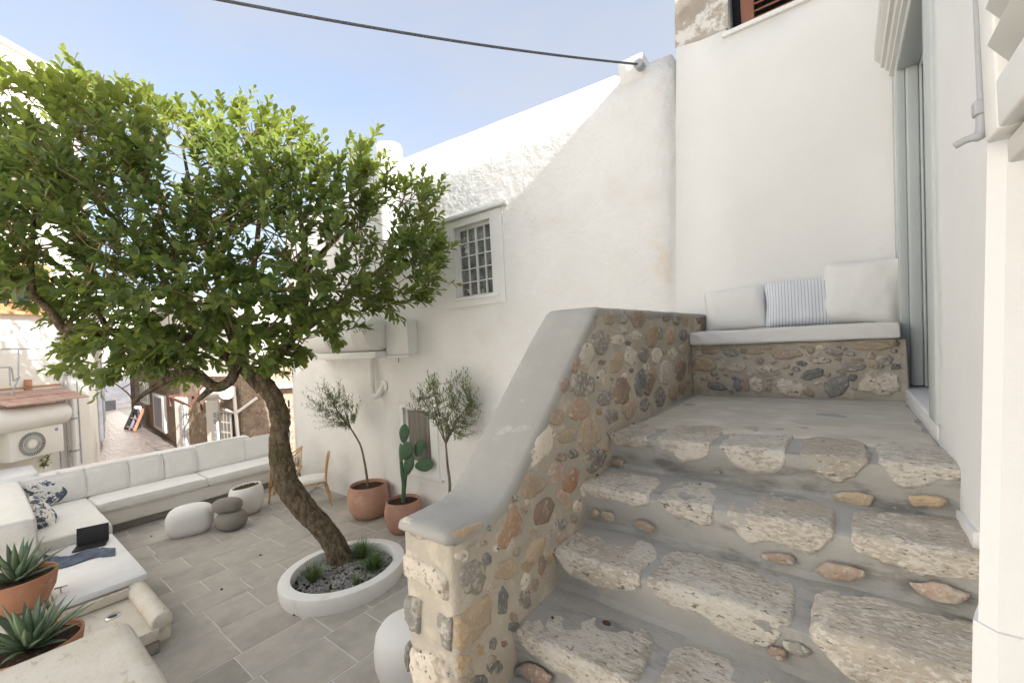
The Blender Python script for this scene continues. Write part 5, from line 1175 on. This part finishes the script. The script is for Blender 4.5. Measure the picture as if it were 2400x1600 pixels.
# white chest and leafy shrub between the left house and the sofa
p = Hp(62, 1100, .9); tag(cushion('storage_chest', (p.x-.65, p.y-.75, AZ+.2), (p.x+.35, p.y+.1, p.z-.02), M['white_paint'], r=.02, bulge=0, cuts=4), 'white storage chest standing behind the sofa wall', 'chest')
q = Dp(102, 1098, 7.75); sv, sf, sa = [], [], []; rr = random.Random(4); bmx = bmesh.new()
ps = thing('leafy_shrub', 'small pot plant with bright green leaves behind the sofa', 'plant', (q.x, q.y, -2.3))
for k in range(9):
    d = V((rr.uniform(-.5, .5), rr.uniform(-.5, .5), 1)).normalized(); tip = q+d*rr.uniform(.12, .3); tube(bmx, [q-V((0, 0, .25)), q, tip], [.008, .006, .003], 5)
    for i in range(9): add_leaf(sv, sf, sa, q.lerp(tip, .3+.7*i/8), V((rr.uniform(-1, 1), rr.uniform(-1, 1), rr.uniform(-.1, .8))), V((0, 0, 1)), rr.uniform(.07, .11), .04, rr.uniform(.4, 1), .2)
put('stems', bmx, M['twig'], ps); put('foliage', leaf_mesh('foliage', sv, sf, sa), M['leaf'], ps)
bm = bmesh.new(); box(bm, (q.x-.17, q.y-.17, -2.6), (q.x+.17, q.y+.17, q.z-.08), .01); put('box_planter', bm, M['white_paint'], ps)

# ------------------------------------------------------------------ alley
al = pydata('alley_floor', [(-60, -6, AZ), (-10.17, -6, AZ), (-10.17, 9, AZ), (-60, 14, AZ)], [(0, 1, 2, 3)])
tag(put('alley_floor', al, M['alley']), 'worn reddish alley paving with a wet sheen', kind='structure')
# the alley's left wall with closed shutters
lwA = V((K.x, K.y, 0))+AL*6.02; lwB = lwA+AL*18; nL = V((-AL.y, AL.x, 0)); nL = nL if nL.y > 0 else -nL
aw_ = thing('alley_wall', 'shaded cream wall along the left side of the alley', 'wall', (lwA.x, lwA.y, AZ))
def pbox(name, o, u, n, a0, z0, a1, z1, d0, d1, m, par, bev=0):
    mt = Matrix.Translation((o.x, o.y, 0)) @ Matrix((u, n, V((0, 0, 1)))).transposed().to_4x4(); bm = bmesh.new(); box(bm, (a0, d0, z0), (a1, d1, z1), bev, 2, mt)
    bmesh.ops.recalc_face_normals(bm, faces=bm.faces[:]); return auto(put(name, bm, m, par), 50)
pbox('wall_face', lwA, AL, nL, 0, AZ, 18, 3.4, -.5, 0, M['stained'], aw_)  # darker render colour stands in for the shade on this wall
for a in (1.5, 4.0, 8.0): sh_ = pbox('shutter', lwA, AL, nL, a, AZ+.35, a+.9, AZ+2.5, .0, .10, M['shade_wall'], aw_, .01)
# facades on the right side of the alley
A1, A2, A3 = V((-25.4, 4.99, 0)), V((-17.1, 4.25, 0)), V((-13.2, 4.62, 0)); B3 = A3+V((.64, .768, 0)).normalized()*4.2
def facade(name, label, P, Q, z1, m, thick=.6, cat='house', holes=()):
    t = thing(name, label, cat, (P.x, P.y, AZ)); u = (Q-P).normalized(); n = V((u.y, -u.x, 0)); n = n if n.dot(-P) > 0 else -n; W = (Q-P).length
    pbox('wall', P, u, n, 0, AZ, W, z1, -thick, 0, m, t); return t, u, n, W
s1_, u1, n1, W1 = facade('stone_house', 'grey rubble stone house along the right of the alley with a white window', A1, A2, -.35, M['rubble'])
s2_, u2, n2, W2 = facade('stone_cottage', 'rubble stone cottage with a white glazed door behind the sofa', A2+V((.02, 0, 0)), A3, -.55, M['rubble'])
s3_, u3, n3, W3 = facade('stone_annex', 'sandy rubble wall of the annex right of the white pipe', A3+V((.02, .02, 0)), A3+V((.64, .768, 0)).normalized()*1.75, -.30, M['rubble'])
B0 = A3+V((.64, .768, 0)).normalized()*1.77
s4_, u4, n4, W4 = facade('cream_house', 'cream rendered house with narrow slit windows behind the armchair', B0, B0+V((.64, .768, 0)).normalized()*3.0, .10, M['cream'])
def fpx(P, u, n, x, y, off=0): p = Pp(x, y, P+n*off, n); return (p-P).dot(u), p.z
def frect(P, u, n, name, x0, y0, x1, y1, m, par, d0=.002, d1=.06, bev=0):
    a0, z1 = fpx(P, u, n, x0, y0); a1, z0 = fpx(P, u, n, x1, y1); return pbox(name, P, u, n, min(a0, a1), min(z0, z1), max(a0, a1), max(z0, z1), d0, d1, m, par, bev)
for P, u, n, par, z, W in ((A1, u1, n1, s1_, -.35, W1), (A2, u2, n2, s2_, -.55, W2)):
    pbox('parapet', P, u, n, -.0, z+.003, W, z+2.3, -.6, .05, M['far_plaster'], par)
pbox('parapet', A3, u3, n3, -.0, -.297, 1.75, 1.6, -.6, .05, M['far_plaster'], s3_); pbox('parapet', B0, u4, n4, 0, .103, 3, 1.8, -.6, .1, M['far_plaster'], s4_)
# window and barred window of the stone house
def ew(x, y): return (180+x/6.273, 860+y/6.273)
w = frect(A2, u2, n2, 'window', 366, 918, 394, 1015, M['white_paint'], s2_, .002, .10)
a_ = [fpx(A2, u2, n2, x, y) for x, y in ((366, 918), (394, 1015))]
def band(P, u, n, par, name, x, y0, y1, wd, m, d=(.1, .13)):
    a, z1 = fpx(P, u, n, x, y0); _, z0 = fpx(P, u, n, x, y1); return pbox(name, P, u, n, a-wd/2, z0, a+wd/2, z1, *d, m, par)
x0a, x1a = fpx(A1, u1, n1, 366, 960)[0], fpx(A1, u1, n1, 392, 960)[0]; zt1, zb1 = fpx(A1, u1, n1, 370, 922)[1], fpx(A1, u1, n1, 380, 1006)[1]
for c in list(s2_.children):
    if c.name.startswith('window'): bpy.data.objects.remove(c)
wf_ = pbox('window', A1, u1, n1, x0a, zb1, x1a, zt1, .004, .10, M['white_paint'], s1_, .01); pbox('pane', A1, u1, n1, x0a+(x1a-x0a)*.18, zb1+.12, x1a-(x1a-x0a)*.14, zt1-.10, .09, .112, M['greymetal'], wf_)
x0b, x1b = fpx(A1, u1, n1, 334, 920)[0], fpx(A1, u1, n1, 351, 920)[0]; zt2, zb2 = fpx(A1, u1, n1, 340, 895)[1], fpx(A1, u1, n1, 345, 945)[1]
wf_ = pbox('barred_window', A1, u1, n1, x0b, zb2, x1b, zt2, .004, .10, M['white_paint'], s1_, .01)
for k in range(4): c_ = x0b+(x1b-x0b)*(k+.5)/4; pbox('pane', A1, u1, n1, c_-.16, zb2+.15, c_+.16, zt2-.1, .09, .112, M['greymetal'], wf_)
# white door surround with gridded glazing
def glazed(P, u, n, par, name, x0, y0, x1, y1, nx, nz, fm, gm):
    a0, z1 = fpx(P, u, n, x0, y0); a1, z0 = fpx(P, u, n, x1, y1); z0 = max(min(z0, z1), AZ); z1 = max(fpx(P, u, n, x0, y0)[1], z0+.1); a0, a1 = min(a0, a1), max(a0, a1)
    f = pbox(name, P, u, n, a0, z0, a1, z1, .06, .10, fm, par)
    for i in range(nx):
        for j in range(nz):
            pbox('pane', P, u, n, a0+(a1-a0)*(i+.14)/nx, z0+(z1-z0)*(j+.10)/nz, a0+(a1-a0)*(i+.86)/nx, z0+(z1-z0)*(j+.90)/nz, .095, .108, gm, f)
    return f
frect(A2, u2, n2, 'door_surround', 413, 930, 446, 1060, M['far_plaster'], s2_, .003, .055)
glazed(A2, u2, n2, s2_, 'door', 431, 942, 446, 1050, 2, 6, M['white_paint'], M['greymetal'])
frect(A2, u2, n2, 'door_surround', 486, 935, 522, 1055, M['far_plaster'], s2_, .003, .055)
glazed(A2, u2, n2, s2_, 'door', 508, 963, 521, 1040, 1, 5, M['white_paint'], M['greymetal'])
glazed(A2, u2, n2, s2_, 'grid_window', 525, 962, 552, 1035, 3, 3, M['far_plaster'], M['curtain'])
tubeo('wall_pipe', [Pp(547, 905, A2+n2*.1, n2), Pp(560, 1045, A2+n2*.1, n2)], .045, M['far_plaster'], s2_, seg=8)
tubeo('wall_pipe', [Pp(523, 958, A2+n2*.1, n2), Pp(552, 968, A2+n2*.1, n2)], .035, M['far_plaster'], s2_, seg=8)
tubeo('wall_pipe', [Pp(556, 966, A3+n3*.1, n3), Pp(602, 932, A3+n3*.1, n3)], .04, M['far_plaster'], s3_, seg=8)
for x in (660, 677):
    for y0, y1 in ((937, 953), (956, 966), (970, 981), (984, 995)): frect(B0, u4, n4, 'slit_window', x-2.6+(y0-937)*.06, y0, x+2.6+(y0-937)*.06, y1, M['glass_dark'], s4_, .002, .012)
frect(B0, u4, n4, 'ledge', 625, 900, 700, 905, M['white_paint'], s4_, .002, .25)
ir = thing('iron_bracket', 'red oxide iron angle bracket projecting from the stone cottage', 'bracket', Pp(460, 940, A2+n2*.3, n2))
for a, b, oa, ob in (((394, 928), (466, 924), .9, .1), ((396, 930), (448, 952), .9, .9), ((448, 952), (466, 925), .9, .1), ((467, 912), (473, 962), .12, .12), ((398, 930), (400, 952), .9, .9), ((452, 925), (452, 945), .2, .2)):
    tubeo('iron_bar', [Pp(*a, A2+n2*oa, n2), Pp(*b, A2+n2*ob, n2)], .035, M['rust'], ir, seg=4)
bt = thing('barrel_tank', 'white barrel shaped tank on the cottage wall', 'water tank', Pp(510, 925, A2+n2*.4, n2))
bm = bmesh.new(); tube(bm, [Pp(487, 922, A2+n2*.3, n2), Pp(532, 918, A2+n2*.3, n2)], .20, 20); auto(put('tank_body', bm, M['acwhite'], bt), 40)
# dark stone tower and things stored in the alley
def alley_at(x, y): return Zp(x, y, AZ)
p = alley_at(318, 985); q = alley_at(330, 985)
tw_ = thing('stone_pier', 'tall dark stone pier standing half way down the alley', 'pier', p); d_ = p.dot(F0)
pbox('pier_wall', p+V((-1.2, .2, 0)), V((-1, .09, 0)).normalized(), V((-.09, -1, 0)).normalized(), -1.2, AZ, .8, 1.6, -2.0, .05, M['rubble_dark'], tw_)
sbd = thing('folded_sunbed', 'folded wooden sunbed with white and black cushions leaning in the alley', 'sunbed', alley_at(305, 1010))
a = alley_at(296, 1006)+V((0, 0, .02)); b = Dp(318, 955, a.dot(F0)+.9); a2 = alley_at(314, 1012)+V((0, 0, .02)); b2 = b+(a2-a)
for P0, P1, m, r in ((a, b, M['black'], .09), (a2, b2, M['brownwood'], .06), (a.lerp(a2, .5), b.lerp(b2, .5), M['sunbed'], .07)): tubeo('side_rail', [P0, P1], r, m, sbd, seg=6)
for k in (.1, .5, .95): tubeo('cross_rail', [a.lerp(b, k), a2.lerp(b2, k)], .05, M['brownwood'], sbd, seg=6)
mid = (a+b+a2+b2)/4; q = b.lerp(b2, .6)
bm = bmesh.new(); box(bm, (-.25, -.1, -.28), (.25, .1, .28), .06, 3, Matrix.Translation(q+V((.08, -.1, -.15)))); put('white_cushion', bm, M['white_paint'], sbd)
bm = bmesh.new(); box(bm, (-.28, -.06, -.75), (.28, .06, .55), .05, 3, Matrix.Translation(mid+V((-.1, .1, -.1)))); put('black_cushion', bm, M['black'], sbd)
ch0 = None
for i in range(5):
    base = alley_at(264+i*7, 957); d_ = base.dot(F0); top = Dp(270+i*7.2, 934, d_)
    if ch0 is None:
        t = thing('folding_chair', 'x', 'chair', base, 0, 'folded wooden chairs at the end of the alley'); tubeo('chair_side', [base+V((0, 0, .03)), top], .09, M['brownwood'], t, seg=4); tubeo('chair_slats', [base+V((.1, -.12, .03)), top+V((.1, -.12, -.05))], .06, M['brownwood'], t, seg=4); ch0 = t; b0_ = base
    else: t = copy_tree(ch0); t.location = base
    t['label'] = ['folded wooden chair at the left end of the row in the alley', 'second folded wooden chair from the left in the alley row', 'middle folded wooden chair of the alley row', 'folded wooden chair just right of the middle one in the alley', 'folded wooden chair at the right end of the alley row'][i]
p = alley_at(241, 962); bm = bmesh.new(); box(bm, p+V((-.6, -.6, 0)), p+V((.4, .55, .62)), .03); tag(put('black_box', bm, M['black'], None, False), 'black box on the ground at the far end of the alley', 'box')
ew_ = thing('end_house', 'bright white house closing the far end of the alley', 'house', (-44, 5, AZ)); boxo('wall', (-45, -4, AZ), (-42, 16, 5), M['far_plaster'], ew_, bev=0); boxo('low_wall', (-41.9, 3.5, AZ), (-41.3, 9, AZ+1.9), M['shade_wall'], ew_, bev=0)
boxo('door', (-41.98, 7.6, AZ), (-41.9, 8.5, 1.2), M['white_paint'], ew_, bev=.02)

# ------------------------------------------------------------------ cable over the courtyard
cb = thing('cable', 'grey overhead cable running from the wall top up to the left', 'cable', (-1.75, BW, 2.6))
e1 = Yp(1497, 151, BW-.06); e0 = Dp(455, -12, e1.dot(F0)*.66); P = [e1.lerp(e0, t)+V((0, 0, -.10*4*t*(1-t)*.45)) for t in [i/24 for i in range(25)]]; P.append(e0+(e0-e1).normalized()*2.2)
tubeo('wire', P, .0105, M['cable'], cb, seg=8)
tubeo('anchor_disc', [e1+V((0, .07, 0)), e1+V((0, -.02, 0))], .045, M['greymetal'], cb, seg=18)

# ------------------------------------------------------------------ dry leaves and chips dropped on the steps
rd = random.Random(12)
gd = 'dry leaves on the steps'
def chip(px, py, z, s, m, name, label, cat, group=None):
    p = Zp(px, py, z); bm = bmesh.new(); n = 7
    c = bm.verts.new(p+V((0, 0, s*.35+.004))); rg_ = [bm.verts.new(p+V((cos(2*pi*k/n)*s*rd.uniform(.6, 1.2), sin(2*pi*k/n)*s*.6*rd.uniform(.6, 1.2), .006))) for k in range(n)]
    lo = [bm.verts.new(v.co+V((0, 0, -.012))) for v in rg_]
    for k in range(n): bm.faces.new((c, rg_[k], rg_[(k+1) % n])); bm.faces.new((rg_[k], lo[k], lo[(k+1) % n], rg_[(k+1) % n]))
    bmesh.ops.recalc_face_normals(bm, faces=bm.faces[:]); return tag(put(name, bm, m, None, True), label, cat, group)
for (px, py), z, s, lb_ in ((c7(805, 940), -1.03, .017, 'dry brown leaf on the lowest visible step'), (c7(345, 897), -1.03, .006, 'small dry leaf scrap at the left of the lowest step'), (c7(1030, 205), -.875, .014, 'curled dark leaf on the third step near the parapet'), (c7(1120, 283), -.875, .009, 'little dark leaf scrap right of the curled one'), (c5(372, 873), -.68, .010, 'dry leaf at the back of the second step by the parapet'), (c5(1272, 957), -.68, .006, 'tiny dark leaf in the middle of the second step'), (c8(1690, 218), -.69, .011, 'dark curled leaf on the right of the second step'), (c5(692, 424), -.505, .006, 'small red leaf scrap on the landing by the parapet')):
    chip(px, py, z, s, M['debris'], 'dry_leaf', lb_, 'leaf', gd)
for (px, py), z, s, lb_ in ((c5(590, 420), -.505, .012, 'white stone chip on the landing next to the parapet'), (c8(1180, 1060), -1.03, .012, 'white chip on the lowest step at the right'), (c8(1245, 783), -1.0, .007, 'small white chip near the back of the lowest right stone')):
    chip(px, py, z, s, M['plaster'], 'stone_chip', lb_, 'stone chip', 'white chips on the steps')
for (px, py), lb_ in (((355, 1256), 'dry leaf on the patio by the corner of the sofa foot'), ((690, 1440), 'dry leaf on the patio in front of the planter ring'), ((520, 1380), 'dry leaf on the patio left of the planter ring'), ((905, 1222), 'dry leaf on the patio between the two terracotta pots'), ((610, 1300), 'dry leaf on the patio between the stacked stones and the ring')):
    chip(px, py, CZ+.002, .022, M['debris'], 'dry_leaf', lb_, 'leaf', 'dry leaves on the patio')
